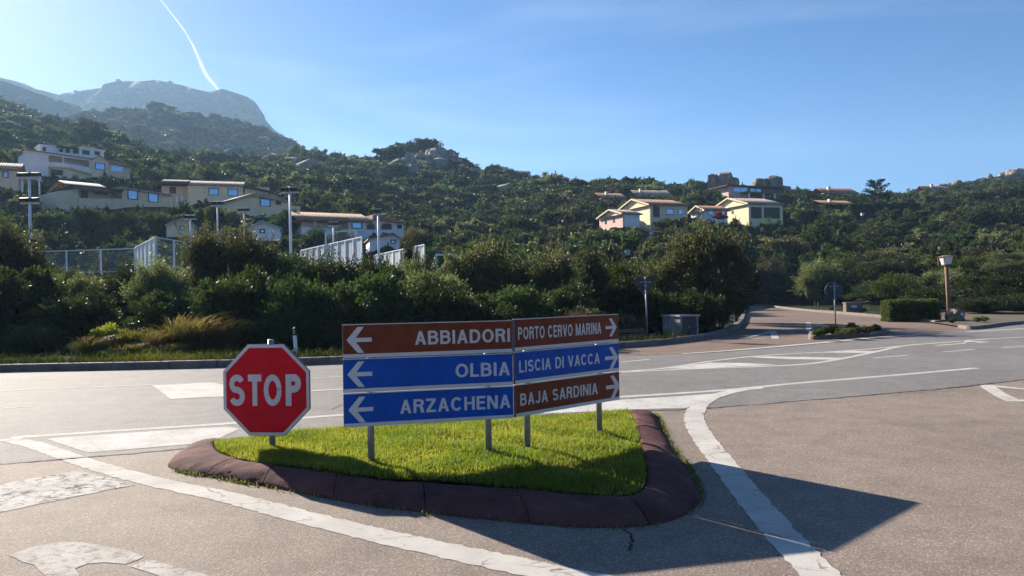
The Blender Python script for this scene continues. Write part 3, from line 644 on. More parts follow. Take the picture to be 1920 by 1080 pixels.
def glyph(ch, t):
    """list of layers (each a list of polygons) and the width; cap height 1"""
    h = t/2
    if ch == ' ': return [], .26
    if ch == 'I': return [stroke([(h, 0), (h, 1)], t)], t
    if ch == 'L': w = .52; return [stroke([(h, 1), (h, h), (w, h)], t)], w
    if ch == 'T': w = .60; return [stroke([(0, 1-h), (w, 1-h)], t), stroke([(w/2, 1-t), (w/2, 0)], t)], w
    if ch == 'H': w = .66; return [stroke([(h, 0), (h, 1)], t), stroke([(w-h, 0), (w-h, 1)], t), stroke([(t, .52), (w-t, .52)], t*.95)], w
    if ch == 'E': w = .56; return [stroke([(w, 1-h), (h, 1-h), (h, h), (w, h)], t), stroke([(t, .52), (w*.93, .52)], t*.95)], w
    if ch == 'A':
        w = .70; k = t*1.06; c = w/2
        return [[[(0, 0), (k, 0), (c+k*.46, 1), (c-k*.46, 1)]], [[(w-k, 0), (w, 0), (c+k*.46, 1), (c-k*.46, 1)]], [[(.17, .24), (w-.17, .24), (w-.215, .24+t*.9), (.215, .24+t*.9)]]], w
    if ch == 'V':
        w = .68; k = t*1.06; c = w/2
        return [[[(0, 1), (c-k*.46, 0), (c+k*.46, 0), (k, 1)]], [[(w-k, 1), (c-k*.46, 0), (c+k*.46, 0), (w, 1)]]], w
    if ch == 'N': w = .68; k = t*1.12; return [stroke([(h, 0), (h, 1)], t), stroke([(w-h, 0), (w-h, 1)], t), [[(w-k, 0), (w, 0), (k, 1), (0, 1)]]], w
    if ch == 'M':
        w = .82; k = t*1.05; c = w/2
        return [stroke([(h, 0), (h, 1)], t), stroke([(w-h, 0), (w-h, 1)], t), [[(c-k*.45, 0), (c+k*.45, 0), (k, 1), (0, 1)]], [[(c-k*.45, 0), (c+k*.45, 0), (w, 1), (w-k, 1)]]], w
    if ch == 'Z': w = .60; return [stroke([(0, 1-h), (w, 1-h)], t), stroke([(0, h), (w, h)], t), [[(0, t*.9), (t*1.25, t*.9), (w, 1-t*.9), (w-t*1.25, 1-t*.9)]]], w
    if ch == 'O': w = .76; return [stroke(arc(w/2, .5, w/2-h, .5-h, 0, 360, 40) + arc(w/2, .5, w/2-h, .5-h, 9, 9.1, 1)[:1], t)], w
    if ch == 'C': w = .72; return [stroke(arc(w/2, .5, w/2-h, .5-h, 38, 322, 34), t)], w
    if ch == 'D': w = .70; r = .36; return [stroke([(t, h)] + [(w-r-.02, h)] + arc(w-r, .5, r-h, .5-h, -88, 88, 20) + [(w-r-.02, 1-h), (t, 1-h)], t), stroke([(h, 0), (h, 1)], t)], w
    if ch in 'PRB':
        w = .62 if ch == 'P' else .66; r = .27; y0 = .42 if ch == 'P' else .45
        up = stroke([(t, y0+h)] + [(w-r-.04, y0+h)] + arc(w-r-(.02 if ch != 'B' else .04), (1+y0)/2, r-h, (1-y0)/2-h, -88, 88, 16) + [(w-r-.04, 1-h), (t, 1-h)], t)
        L = [up, stroke([(h, 0), (h, 1)], t)]
        if ch == 'R': L.append([[(w-t*1.15, 0), (w, 0), (w-.10, y0+.06), (w-.10-t*1.2, y0+.06)]])
        if ch == 'B': L.append(stroke([(t, h)] + [(w-r-.01, h)] + arc(w-r, (y0+t)/2, r-h, (y0+t)/2-h, -88, 88, 16) + [(w-r-.01, y0+h), (t, y0+h)], t))
        return L, w
    if ch == 'J': w = .50; return [stroke([(w-h, 1), (w-h, .30)] + arc(w/2, .28, w/2-h, .28-h, 0, -172, 16), t)], w
    if ch == 'S':
        w = .64; cx = w/2; rx = w/2-h; ry = (1-t)/4
        top = arc(cx, 1-h-ry, rx*.96, ry, 22, 250, 20); bot = arc(cx, h+ry, rx, ry, 68, -158, 22)
        return [stroke(top + [(cx + .02, .515), (cx + .06, .495)] + bot, t)], w
    raise KeyError(ch)
def lettering(txt, u0, u1, z0, z1, v, t, m, name, parent, gap=.13):
    """text fitted into u0..u1, z0..z1 on the plane y=v (faces -y)"""
    gl = [glyph(c, t) for c in txt]; tot = sum(w for _, w in gl) + gap*(len(txt)-1); H = z1-z0; sx = (u1-u0)/tot; b = MB(); cx = 0
    o = None
    for ch, (L, w) in zip(txt, gl):
        if ch == ' ':
            if b.v: o = b.build(name, m, parent)
            b = MB()
        for k, layer in enumerate(L):
            for pol in layer:
                pts = [(p[0], p[1]) for p in pol]
                a = sum(pts[i][0]*pts[(i+1) % len(pts)][1] - pts[(i+1) % len(pts)][0]*pts[i][1] for i in range(len(pts)))
                if a < 0: pts = pts[::-1]
                b.poly([(u0 + (cx+x)*sx, v - .0004*k, z0 + y*H) for x, y in pts])
        cx += w + gap
    return b.build(name, m, parent)

class Fac:
    """vertical plane through two image columns at two distances; hit() turns a pixel into (u, z) on it"""
    def __init__(s, x1, D1, x2, D2, ymid):
        s.A = P(x1, ymid, D1); s.B = P(x2, ymid, D2); d = (s.B - s.A); d.z = 0; s.L = d.length; s.d = d.normalized(); s.n = Vector((s.d.y, -s.d.x, 0)); s.rz = math.atan2(s.d.y, s.d.x)
    def hit(s, x, y):
        r = ray(x, y); o = Vector((0, 0, CAMH)); t = (s.A - o).dot(s.n)/r.dot(s.n); p = o + r*t
        return (p - s.A).dot(s.d), p.z

# ------------------------------------------------------------------ direction signs
def direction_sign(x1, D1, x2, D2, ys1, ys2, rows, posts, label, right, zs):
    f = Fac(x1, D1, x2, D2, (ys1[0]+ys1[1])/2); W = f.L
    ztop = (f.hit(x1, ys1[0])[1] + f.hit(x2, ys2[0])[1])/2; zbot = (f.hit(x1, ys1[1])[1] + f.hit(x2, ys2[1])[1])/2
    base = Vector((f.A.x, f.A.y, 0)); root = empty('direction_sign', base, f.rz); setp(root, label, 'road sign', 'direction signs on the grass island')
    H = (ztop - zbot)/3
    for px, py in posts:
        u, _ = f.hit(px, py); zb = .12
        b = MB(); b.tube([(u, .075, zb-.25), (u, .075, ztop-.03)], .035, 14); po = b.build('post', M['galv'], root, True); 
        cp = MB(); cp.tube([(u, .075, ztop-.03), (u, .075, ztop-.02)], .037, 14); cp.build('post_cap', M['plate_back'], po)
    for i, (col, txt, tx, ty, ax, ay) in enumerate(rows):
        z1 = ztop - i*H - .002; z0 = ztop - (i+1)*H + .006; tilt = zs[i]
        dark = M['sign_brown'] if col == 'brown' else M['sign_blue']
        b = MB(); b.box(0.0, W, 0, .028, z0, z1); pan = bevel(b.build('sign_panel', M['plate_back'], root), .003, 1)
        b = MB(); b.box(.008, W-.008, -.002, -.0005, z0 + .040, z1 - .008); b.build('coloured_face', dark, pan)
        b = MB(); b.box(.006, W-.006, -.004, -.0006, z0 + .002, z0 + .039); b.box(.006, W-.006, -.004, -.0006, z1-.0075, z1-.002); b.build('white_border', M['sign_white'], pan)
        u0, _ = f.hit(tx[0], ty[0]); u1, _ = f.hit(tx[1], ty[1]); xm = (tx[0]+tx[1])/2
        ya = (ty[0]+ty[1])/2; _, zc = f.hit(xm, ya); _, za = f.hit(xm, ya - ty[2]/2); _, zb2 = f.hit(xm, ya + ty[2]/2)
        lettering(txt, u0, u1, zb2, za, -.0035, .175 if not right else .17, M['sign_white'], 'lettering', pan, .12 if not right else .13)
        # arrow: shaft and two barbs
        ut, zc = f.hit(*ax); us, _ = f.hit(*ay); sgn = 1 if ut < us else -1
        ln = abs(us-ut); hh = ln*.52; th = ln*.17; b = MB()
        def q(a, c): return ut + sgn*a, zc + c
        def pol(pts, k):
            pts = [q(*p) for p in pts]; ar = sum(pts[i][0]*pts[(i+1) % len(pts)][1] - pts[(i+1) % len(pts)][0]*pts[i][1] for i in range(len(pts)))
            if ar < 0: pts = pts[::-1]
            b.poly([(x, -.0035 - .0004*k, z) for x, z in pts])
        s_ = ln*.265
        pol([(s_*.55, th/2), (ln, th/2), (ln, -th/2), (s_*.55, -th/2)], 0)
        pol([(0, 0), (ln*.44, hh), (ln*.44+s_*.95, hh), (s_*1.15, 0)], 1)
        pol([(0, 0), (s_*1.15, 0), (ln*.44+s_*.95, -hh), (ln*.44, -hh)], 2)
        b.build('arrow', M['sign_white'], pan)
        # clamp on each post behind the panel
        for px, py in posts:
            u, _ = f.hit(px, py); c = MB(); c.box(u-.045, u+.045, .0285, .112, (z0+z1)/2-.02, (z0+z1)/2+.02); c.build('clamp', M['galv'], root)
    return root
direction_sign(643, 7.54, 962, 7.95, (608, 803), (600, 785.5),
    [('brown', 'ABBIADORI', (778, 956), (633, 629, 25.5), (649.5, 638), (697, 637)),
     ('blue', 'OLBIA', (854, 956), (695, 691, 25.5), (651, 702.5), (698, 701.5)),
     ('blue', 'ARZACHENA', (750, 957), (761, 754, 25.5), (653, 769), (700, 766.5))],
    [(697, 865), (919, 850)], 'three-panel direction sign pointing left, brown panel reading ABBIADORI on top', False, [0, 0, 0])
direction_sign(965, 7.96, 1161, 9.13, (598, 785), (588, 749.5),
    [('brown', 'PORTO CERVO MARINA', (971, 1127), (626, 614.5, 22.5), (1156, 613), (1135, 614)),
     ('blue', 'LISCIA DI VACCA', (973, 1124), (688, 671, 21.5), (1159, 669.5), (1134, 672)),
     ('brown', 'BAJA SARDINIA', (975, 1120), (749.5, 728, 22), (1162, 723), (1136, 725.5))],
    [(998, 838), (1133, 820)], 'three-panel direction sign pointing right, brown panel reading BAJA SARDINIA at bottom', True, [0, 0, 0])

# ------------------------------------------------------------------ stop sign
def stop_sign():
    D = 8.55; f = Fac(415, D + .05, 583, D - .05, 730); c = P(499, 731.5, D); root = empty('stop_sign', (P(504, 730, D).x, D, 0), f.rz)
    setp(root, 'red octagonal STOP sign with white border on a grey post', 'stop sign')
    u_c = (c.x - root.location.x); zc = c.z; rad = 0.5*168*D/FPX
    b = MB(); b.tube([(0, .075, -.1), (0, .075, zc + rad*1.02 + .05)], .036, 14); b.build('post', M['galv'], root, True)
    def octo(r, v0, v1):
        return [(u_c + r/math.cos(R(22.5))*math.cos(R(22.5 + 45*k)), zc + r/math.cos(R(22.5))*math.sin(R(22.5 + 45*k))*1.02) for k in range(8)]
    b = MB(); b.prism(octo(rad, 0, 0), 0, .03); pl = bevel(b.build('sign_plate', M['plate_back'], root), .003, 1)
    b = MB(); b.prism(octo(rad-.004, 0, 0), -.002, -.0005); b.build('white_border', M['sign_white'], pl)
    b = MB(); b.prism(octo(rad*.925, 0, 0), -.0036, -.0022); b.build('red_face', M['sign_red'], pl)
    def L(x): return u_c + (x - 499)*D/FPX
    z0, z1 = zc - (761-731.5)*D/FPX, zc + (731.5-702)*D/FPX
    lt = empty('lettering', (0, 0, 0), 0, root)
    for ch, a, e in (('S', 427, 457.5), ('T', 464, 490), ('O', 494.5, 529), ('P', 537, 567.5)):
        gw = glyph(ch, .21)[1]
        o = lettering(ch, L(a), L(e), z0, z1, -.0048, .20 if ch in 'SO' else .22, M['sign_white'], 'letter', root)
    bpy.data.objects.remove(lt)
    for k in (-1, 1):
        b = MB(); b.box(-.05, .05, .031, .112, zc + k*.22 - .02, zc + k*.22 + .02); b.build('clamp', M['galv'], root)
stop_sign()

# ------------------------------------------------------------------ roadside furniture
def pole_sign_back(name, px, ybase, ytop, shape, label, tilt=0.0, r=.45, D=None):
    g0 = gp(px, ybase) if D is None else P(px, ybase, D); D = g0.y; top = P(px, ytop, D).z
    root = empty(name, (g0.x, g0.y, 0)); setp(root, label, 'road sign'); root.rotation_euler = (0, R(tilt), 0)
    b = MB(); b.tube([(0, 0, -.15), (0, 0, top)], .03, 10); b.build('post', M['galv'], root, True)
    b = MB()
    if shape == 'tri':
        s = r; pts = [(-s + .04, top), (s - .04, top), (s + .0, top - .06), (.05, top - s*1.7), (-.05, top - s*1.7), (-s, top - .06)]
    else:
        pts = [(r*math.cos(2*math.pi*k/28), top - r*.9 + r*math.sin(2*math.pi*k/28)) for k in range(28)]
    b.prism(pts, .045, .07); pl = b.build('sign_plate', M['plate_shaded'], root)
    zc = top - r*.75
    b = MB(); b.box(-.06, .06, -.035, .0445, zc - .02, zc + .02); b.build('clamp', M['galv'], root)
    b = MB(); b.box(-r*.5, r*.5, .03, .0445, zc + .12, zc + .15); b.build('stiffener', M['galv'], pl)
    return root
pole_sign_back('give_way_sign', 1214, 636, 520, 'tri', 'grey back of a triangular give-way sign beside the concrete cabinet', -1.0, .42)
pole_sign_back('round_sign', 1567, 610, 530, 'round', 'round sign on a thin pole seen from behind at the small planted island', -1.2, .40, 33.5)

def delineator():
    g0 = gp(556, 671); g0 = P(556, 668, 22.2); root = empty('marker_post', (g0.x, g0.y, 0)); root.rotation_euler = (0, R(-3.5), 0)
    setp(root, 'white roadside marker post with black top band behind the stop sign', 'marker post')
    h = P(553, 613, 22.2).z
    b = MB(); b.prism([(-.055, 0), (.055, 0), (.05, h*.74), (-.05, h*.74)], -.04, .04); bevel(b.build('post', M['white_metal'], root), .02, 2)
    b = MB(); b.prism([(-.051, h*.741), (.051, h*.741), (.045, h), (-.04, h*.97)], -.041, .041); bd = bevel(b.build('black_band', M['black'], root), .02, 2)
    b = MB(); b.box(-.018, .018, -.046, -.0415, h*.79, h*.91); b.build('reflector', M['lens'], bd)
delineator()

def timber_rail():
    a, c = gp(1110, 646), gp(1212, 641); d = c-a; root = empty('timber_rail', (a.x, a.y + .35, 0), math.atan2(d.y, d.x)); L = d.length
    setp(root, 'low brown timber guard rail behind the right-hand direction sign', 'guard rail')
    for z in (.15, .33):
        b = MB(); b.box(0, L, -.05, .05, z, z + .13); bevel(b.build('rail', M['wood_brown'], root), .015, 2)
    for u in (.2, L*.5, L-.1):
        b = MB(); b.box(u-.07, u+.07, .052, .19, -.1, .5); bevel(b.build('post', M['wood_brown'], root), .015, 2)
timber_rail()

def cabinet():
    c = gp(1276, 634); D = c.y; th = R(24); root = empty('utility_cabinet', (c.x, c.y, 0), th)
    setp(root, 'weathered concrete utility cabinet with two dark doors at the road bend', 'cabinet')
    h = P(1276, 592, D).z - .05; L, W = .86, 1.15
    b = MB(); b.box(0, .09, 0, W, -.05, h); b.build('side_wall', M['concrete'], root)
    b = MB(); b.box(L-.07, L, 0, W, -.05, h); b.build('side_wall', M['concrete'], root)
    b = MB(); b.box(.091, L-.071, W-.08, W, -.05, h); b.build('back_wall', M['concrete'], root)
    b = MB(); b.box(.091, L-.071, .0, .1, -.05, .1); b.build('plinth', M['concrete'], root)
    b = MB(); b.box(-.06, L+.06, -.07, W+.06, h+.001, h+.07); bevel(b.build('roof_slab', M['concrete'], root), .012, 2)
    m = (.09 + L-.07)/2
    for a, e in ((.095, m-.006), (m+.006, L-.075)):
        b = MB(); b.box(a, e, .03, .06, .105, h-.01); d = b.build('door', M['door_dark'], root)
        b = MB(); b.box(a+.04, a+.06, .022, .0295, .2, h-.1); b.build('rib', M['door_dark'], d)
        k = m-.05 if e < m else m+.03
        b = MB(); b.box(k, k+.02, .01, .0295, h*.45, h*.56); b.build('handle', M['galv'], d)
cabinet()

def stone_pillar():
    c = gp(1587, 588); D = c.y; root = empty('stone_block', (c.x, c.y, 0), R(4)); w = 31*D/FPX; h = 21*D/FPX
    setp(root, 'low brown stone block with pale plate left of the clipped hedge', 'stone block')
    b = MB(); b.box(0, w, 0, .45, -.05, h-.08); bevel(b.build('body', M['stone'], root), .03, 2)
    b = MB(); b.box(-.03, w+.03, -.03, .48, h-.079, h); bevel(b.build('cap', M['stone'], root), .015, 2)
    b = MB(); b.box(w*.32, w*.66, -.02, -.001, h*.5, h*.74); b.build('plate', M['lantern_glass'], root)
stone_pillar()

def street_lamp():
    g0 = gp(1781, 601); D = g0.y; top = P(1774, 478, D).z; root = empty('street_lamp', (g0.x, g0.y, 0)); root.rotation_euler = (0, R(-2.6), 0)
    setp(root, 'leaning wooden street lamp with a square glass lantern by the hedge', 'street lamp')
    hb = P(1774, 497, D).z
    b = MB(); b.tube([(0, 0, -.2), (0, 0, 1.2), (0, 0, hb)], [.12, .105, .095], 12); b.build('post', M['wood'], root, True)
    lt = top - .09
    b = MB(); b.box(-.20, .20, -.20, .20, hb, hb+.04); base = b.build('lantern_base', M['wood'], root)
    for sx in (-1, 1):
        for sy in (-1, 1):
            b = MB(); b.box(sx*.26-.015, sx*.26+.015, sy*.26-.015, sy*.26+.015, hb+.041, lt); b.build('lantern_bar', M['wood'], root)
    for k in range(4):
        p = MB(); b0 = .17; t0 = .245
        a = math.pi/2*k; ca, sa = math.cos(a), math.sin(a)
        pts = [(-b0, b0, hb+.042), (b0, b0, hb+.042), (t0, t0, lt-.01), (-t0, t0, lt-.01)]; pin = [(x*.97, y-.01, z) for x, y, z in pts]
        rot = lambda q: (q[0]*ca - q[1]*sa, q[0]*sa + q[1]*ca, q[2])
        p.poly([rot(q) for q in pts[::-1]]); p.poly([rot(q) for q in pin]); p.build('glass_pane', M['lantern_glass'], root)
    b = MB(); b.hexa([(-.33,-.33,lt),(.33,-.33,lt),(.33,.33,lt),(-.33,.33,lt)], [(-.06,-.06,top),(.06,-.06,top),(.06,.06,top),(-.06,.06,top)]); b.build('lantern_roof', M['wood'], root)
street_lamp()

def wood_pole():
    g0 = gp(1410, 570); D = g0.y; h = P(1410, 521, D).z; root = empty('wooden_pole', (g0.x, g0.y, 0)); setp(root, 'bare brown wooden pole at the far bend of the side road', 'pole')
    b = MB(); b.tube([(0, 0, -.2), (0, 0, h*.5), (0, 0, h)], [.15, .14, .12], 10); b.build('shaft', M['wood'], root, True)
    b = MB(); b.tube([(0, 0, h), (0, 0, h+.06)], [.14, .05], 10); b.build('cap', M['wood_brown'], root)
wood_pole()

def rock_mesh(seed, sub=3, sx=1, sy=1, sz=1, amp=.28, blocky=.5, m=None):
    import bmesh
    bm = bmesh.new(); bmesh.ops.create_icosphere(bm, subdivisions=sub, radius=1)
    o = Vector((seed*3.7, seed*1.3, seed*7.1))
    for v in bm.verts:
        p = v.co.copy(); k = max(abs(p.x), abs(p.y), abs(p.z)); q = p.lerp(p/k*.85, blocky)
        n = mnoise.noise(p*1.3 + o)*amp + mnoise.noise(p*3.1 + o)*amp*.45 - abs(mnoise.noise(Vector((p.x*4, p.y*4, p.z*1.2)) + o))*amp*.5
        q = q*(1+n); v.co = Vector((q.x*sx, q.y*sy, q.z*sz))
    me = bpy.data.meshes.new('boulder'); bm.to_mesh(me); bm.free(); me.materials.append(m or M['rock']); return me
g0 = gp(1799, 604)
o = link('boulder', rock_mesh(3, 3, .52, .35, .42, .22, .6, M['stone'])); o.location = (g0.x, g0.y + .3, .28); o.rotation_euler = (0, R(12), .4)
setp(o, 'grey-brown boulder at the foot of the leaning street lamp', 'boulder')
b = MB(); b.box(-.09, .09, -.02, 0, -.06, .06); pl = b.build('plate', M['lantern_glass'], o); pl.location = (-.12, -.40, .1)

# ------------------------------------------------------------------ houses
class House:
    def __init__(s, name, label, x1, D1, x2, D2, ymid, ybase, group='villas on the hillside', cat='house'):
        s.f = Fac(x1, D1, x2, D2, ymid); s.zb = min(zy(x1, ybase, D1), zy(x2, ybase, D2)) - 1.2
        s.root = empty(name, (s.f.A.x, s.f.A.y, s.zb), s.f.rz); setp(s.root, label, cat, group)
    def uz(s, x, y, v=0.0):
        """pixel -> local (u, z) on the plane v metres behind the facade"""
        r = ray(x, y); o = Vector((0, 0, CAMH)); A = s.f.A - s.f.n*v; t = (A - o).dot(s.f.n)/r.dot(s.f.n); p = o + r*t
        return (p - A).dot(s.f.d), p.z - s.zb
    def poly(s, name, px, v0, v1, m, down=0.0, parent=None):
        pts = [s.uz(x, y, v0) for x, y in px]
        if down: 
            zl = min(z for _, z in pts); zs = sorted(range(len(pts)), key=lambda i: pts[i][1])[:2]
            pts = [(u, z - down) if i in zs else (u, z) for i, (u, z) in enumerate(pts)]
        b = MB(); b.prism(pts, v0, v1); return b.build(name, m, parent or s.root)
    def rect(s, name, x0, y0, x1, y1, v0, v1, m, down=0.0, parent=None):
        xm, ym = (x0+x1)/2, (y0+y1)/2; u0, u1 = s.uz(x0, ym, v0)[0], s.uz(x1, ym, v0)[0]; za, zb = s.uz(xm, y1, v0)[1] - down, s.uz(xm, y0, v0)[1]
        b = MB(); b.box(u0, u1, v0, v1, za, zb); return b.build(name, m, parent or s.root)
    def window(s, x0, y0, x1, y1, v=0.0, fr=None, pane=None, mull=False):
        xm, ym = (x0+x1)/2, (y0+y1)/2; u0, u1 = s.uz(x0, ym, v)[0], s.uz(x1, ym, v)[0]; za, zb = s.uz(xm, y1, v)[1], s.uz(xm, y0, v)[1]; w = .13
        b = MB(); b.box(u0, u1, v-.10, v-.002, zb-w, zb); b.box(u0, u1, v-.10, v-.002, za, za+w*.7); b.box(u0, u0+w, v-.098, v-.003, za+w*.7, zb-w); b.box(u1-w, u1, v-.098, v-.003, za+w*.7, zb-w)
        if mull: b.box((u0+u1)/2-.04, (u0+u1)/2+.04, v-.095, v-.004, za+w*.7, zb-w)
        o = b.build('window', fr or M['frame_dark'], s.root)
        b = MB(); b.box(u0+w*.9, u1-w*.9, v-.03, v-.005, za+w*.6, zb-w*.9); b.build('pane', pane or M['glass'], o); return o
    def tiles(s, x0, x1, ye, yr, v0, v1, m, back=True, drop=0.0, name='roof'):
        """corrugated tile slope from the eave row ye to the ridge row yr"""
        u0, ze = s.uz(x0, ye, v0); u1, _ = s.uz(x1, ye, v0); _, zr = s.uz((x0+x1)/2, yr, v1)
        return roof_mesh(name, u0, u1, v0, ze, v1, zr, m, s.root, back, drop)
def roof_mesh(name, u0, u1, v0, ze, v1, zr, m, parent, back=True, drop=0.0):
    n = max(4, int((u1-u0)/.34))*6; us = np.linspace(u0, u1, n+1); cor = np.abs(np.sin(np.linspace(0, n/6*math.pi, n+1)))*.085
    rows = [(v0, ze-.10, 0), (v0, ze, 1), ((v0+v1)/2, (ze+zr)/2 + .02, 1), (v1, zr, 1)] + ([(2*v1-v0, ze, 1), (2*v1-v0, ze-.1, 0)] if back else [(v1, ze-.1, 0)])
    V = []; F = []
    for v, z, c in rows:
        for i, u in enumerate(us): V.append((u, v, z + cor[i]*c + drop*(u-u0)))
    for r in range(len(rows)-1):
        for i in range(n): a = r*(n+1)+i; F.append((a, a+1, a+n+2, a+n+1))
    last = (len(rows)-1)*(n+1)
    for i in range(n): F.append((last+i, last+i+1, i+1, i))
    return link(name, np_mesh(name, V, F, m), parent)

Yw, Cw, Ww, Kt, To, T = M['yellow_wall'], M['cream_wall'], M['white_wall'], M['wood_dark'], M['tile_old'], M['tile']
# ochre villa with loggia
h = House('villa', 'ochre villa with shaded loggia and two blue windows on the left slope', 105, 108, 320, 121, 375, 394)
h.poly('wall', [(105,359),(147,354),(147,395),(105,395)], 0, 7, Yw, 1)
h.rect('loggia_wall', 147, 353, 229, 392, 2.4, 7, Yw, 1); h.poly('parapet', [(147,371),(165,372),(229,373),(229,391),(147,391)], -.3, -.05, Yw, 1.5)
h.poly('wall', [(229,353),(319,368.5),(319,396),(229,391)], 0, 6.5, Yw, 1)
h.rect('eave', 128, 350.5, 232, 354, -.9, 2.39, Kt); h.tiles(134, 212, 350, 344.5, -.9, 4, To, True)
h.poly('roof', [(227,349),(323,364.5),(323,368),(227,352.6)], -.5, 6.9, To)
h.window(239, 356, 258.5, 374, 0); h.window(277.5, 361.5, 297, 379, 0)
h.window(152, 356, 164, 371, 2.4, None, M['frame_dark']); h.window(178, 355, 201, 365, 2.4, None, M['painted_room_shade'])
h.rect('vent', 209, 363, 218.5, 367.5, -.34, -.301, M['frame_dark'])
h.poly('terrace_wall', [(321,379),(352,384),(352,395),(321,395)], -.2, .1, Cw, 1)
for x in (331, 341): h.rect('terrace_post', x, 368, x+1.6, 380, -.1, .05, Ww)
# white and ochre terraced block above it
h = House('villa', 'terraced white and ochre villa with long balcony, highest on the left', 48, 138, 245, 150, 300, 328)
h.poly('wall', [(48,284),(90,288),(90,313),(48,318)], 0, 8, Ww, 2)
h.rect('loggia_wall', 90, 287, 171, 320, 2.6, 8, Ww, 2)
h.poly('balcony_front', [(90,304),(118,305),(171,314),(171,325),(128,313.5),(90,311)], -.2, .0, Ww)
h.poly('balcony_floor', [(80,311),(128,313.5),(171,325),(171,327),(128,316),(80,313)], .001, 2.6, Cw)
h.poly('beam', [(46,280.5),(172,299),(172,302.2),(46,283.8)], -.3, 2.0, Ww); h.poly('roof', [(44,278.5),(173,297),(173,299),(44,280.4)], -.6, 6, M['tile'])
for x in (88.5, 117, 168): h.rect('column', x, 284 + (x-88)*.13, x+3, 310 + (x-88)*.16, -.05, .4, Ww)
h.rect('lower_wall', 82, 312, 172, 332, .6, 4, Cw, 1.5)
h.rect('painted_dark_opening', 95, 318, 118, 328, .5, .599, M['painted_room_shade'])  # flat dark panel painted as a shaded opening, wall behind is solid
h.poly('wall', [(172,299.5),(187,293),(204,303),(204,331),(172,331)], -.6, 8, Yw, 1); h.poly('wall', [(204,303),(244,313.5),(244,331),(204,331)], 0, 8, Yw, 1)
h.poly('roof', [(170,298.5),(187,291),(205,301.2),(246,311.8),(246,314),(204.6,303.2),(187,293.2),(172,300)], -.9, 8.3, To)
h.window(178, 305.5, 197, 318, -.6); h.window(207, 311, 231, 322, 0, Ww, None, True)
h.rect('upper_wall', 75, 273, 104, 288, 6, 10, Ww); h.rect('upper_wall', 104, 277, 150, 293, 6.5, 10, Ww); h.rect('upper_wall', 150, 279, 195, 296, 5, 10, Ww)
h.rect('flat_roof', 73, 271.5, 106, 273, 5.5, 10.2, Ww); h.rect('flat_roof', 106, 275, 152, 277, 5.5, 10.2, Kt); h.poly('flat_roof', [(150,277),(170,276.5),(197,282),(197,284),(170,278.6),(150,279)], 4.6, 10.2, Ww)
for x0, y0, x1, y1, v in ((80,276,86,283,6),(111,279,118,288,6.5),(123,279,131,289,6.5),(137,281,147,291,6.5),(154,282,168,292,5),(177,284,187,291,5)): h.window(x0, y0, x1, y1, v, M['frame_dark'], M['painted_room_shade'])  # panes coloured dark for the shade inside these openings
# cream villa in the middle of the left slope
h = House('villa', 'cream villa with long tiled roof and two windows right of the ochre villa', 298, 126, 455, 130, 358, 374)
h.rect('wall', 352, 346, 456, 374, 0, 6, Cw, 2); h.rect('loggia_wall', 303, 346, 352, 366, 1.5, 6, Yw, 2)
h.poly('eave', [(296,341),(354,340.5),(354,346),(296,345)], -.8, 1.49, Kt); h.tiles(352, 458, 346, 340.5, -.6, 3.5, To); h.tiles(300, 351.5, 341, 337.5, -.6, 3.5, To)
h.window(391, 352.5, 410, 366, 0); h.window(427, 354, 446, 367.5, 0); h.window(318, 351, 330, 363, 1.5, None, M['painted_room_shade'])
h.poly('lean_to_roof', [(457,346),(508,358),(508,361),(457,351)], -.5, 5, Kt); h.rect('lean_to_wall', 459, 351, 505, 372, .3, 4.5, Cw, 1)
# small gabled villa
h = House('villa', 'small cream villa with shallow dark gable below the cream villa', 440, 109, 562, 116, 385, 400)
h.poly('wall', [(442,373),(476,366),(540,378),(540,402),(442,402)], 0, 6, Cw, 1)
h.poly('roof', [(437,373),(476,361.5),(515,365),(546,378),(540,379.5),(476,367),(442,374.5)], -.6, 6.4, To)
h.window(487, 372.5, 507, 387, 0); h.window(517, 376, 526, 384, 0, None, M['painted_room_shade']); h.rect('terrace_wall', 546, 386, 563, 401, -.2, .1, Cw, 1)
# long low house with red tiles
h = House('long_house', 'long low white house with red tiled roof beside the sports courts', 560, 96, 757, 103, 420, 438)
h.rect('loggia_wall', 566, 411, 655, 436, 2.2, 7, Ww, 1); h.rect('wall', 655, 411, 757, 440, 0, 7, Ww, 1); h.rect('parapet', 566, 428, 655, 440, -.1, .1, Ww, 1)
h.tiles(556, 700, 410.5, 400.5, -.9, 4, T); h.poly('roof', [(699,402),(716,404),(760,416),(760,419),(699,411)], -.7, 7, T)
for x in (590, 622, 653): h.rect('column', x, 411, x+3, 430, -.02, .25, Ww)
h.window(659, 415, 679, 428.5, 0)
for a, e in ((686, 705), (713, 737)):
    pts = [(a, 430)] + [((a+e)/2 - (e-a)/2*math.cos(math.pi*k/10), 422 - 6*math.sin(math.pi*k/10)) for k in range(11)] + [(e, 430)]
    o = h.poly('arch', pts, -.06, -.002, Yw); h.poly('painted_arch_shade', [((x-(a+e)/2)*.8 + (a+e)/2, (y-431)*.82 + 431) for x, y in pts], -.09, -.061, M['painted_room_shade'], parent=o)  # shade under each arch is a dark panel on the wall
h.window(745, 421, 753, 429, 0, None, M['painted_room_shade'])
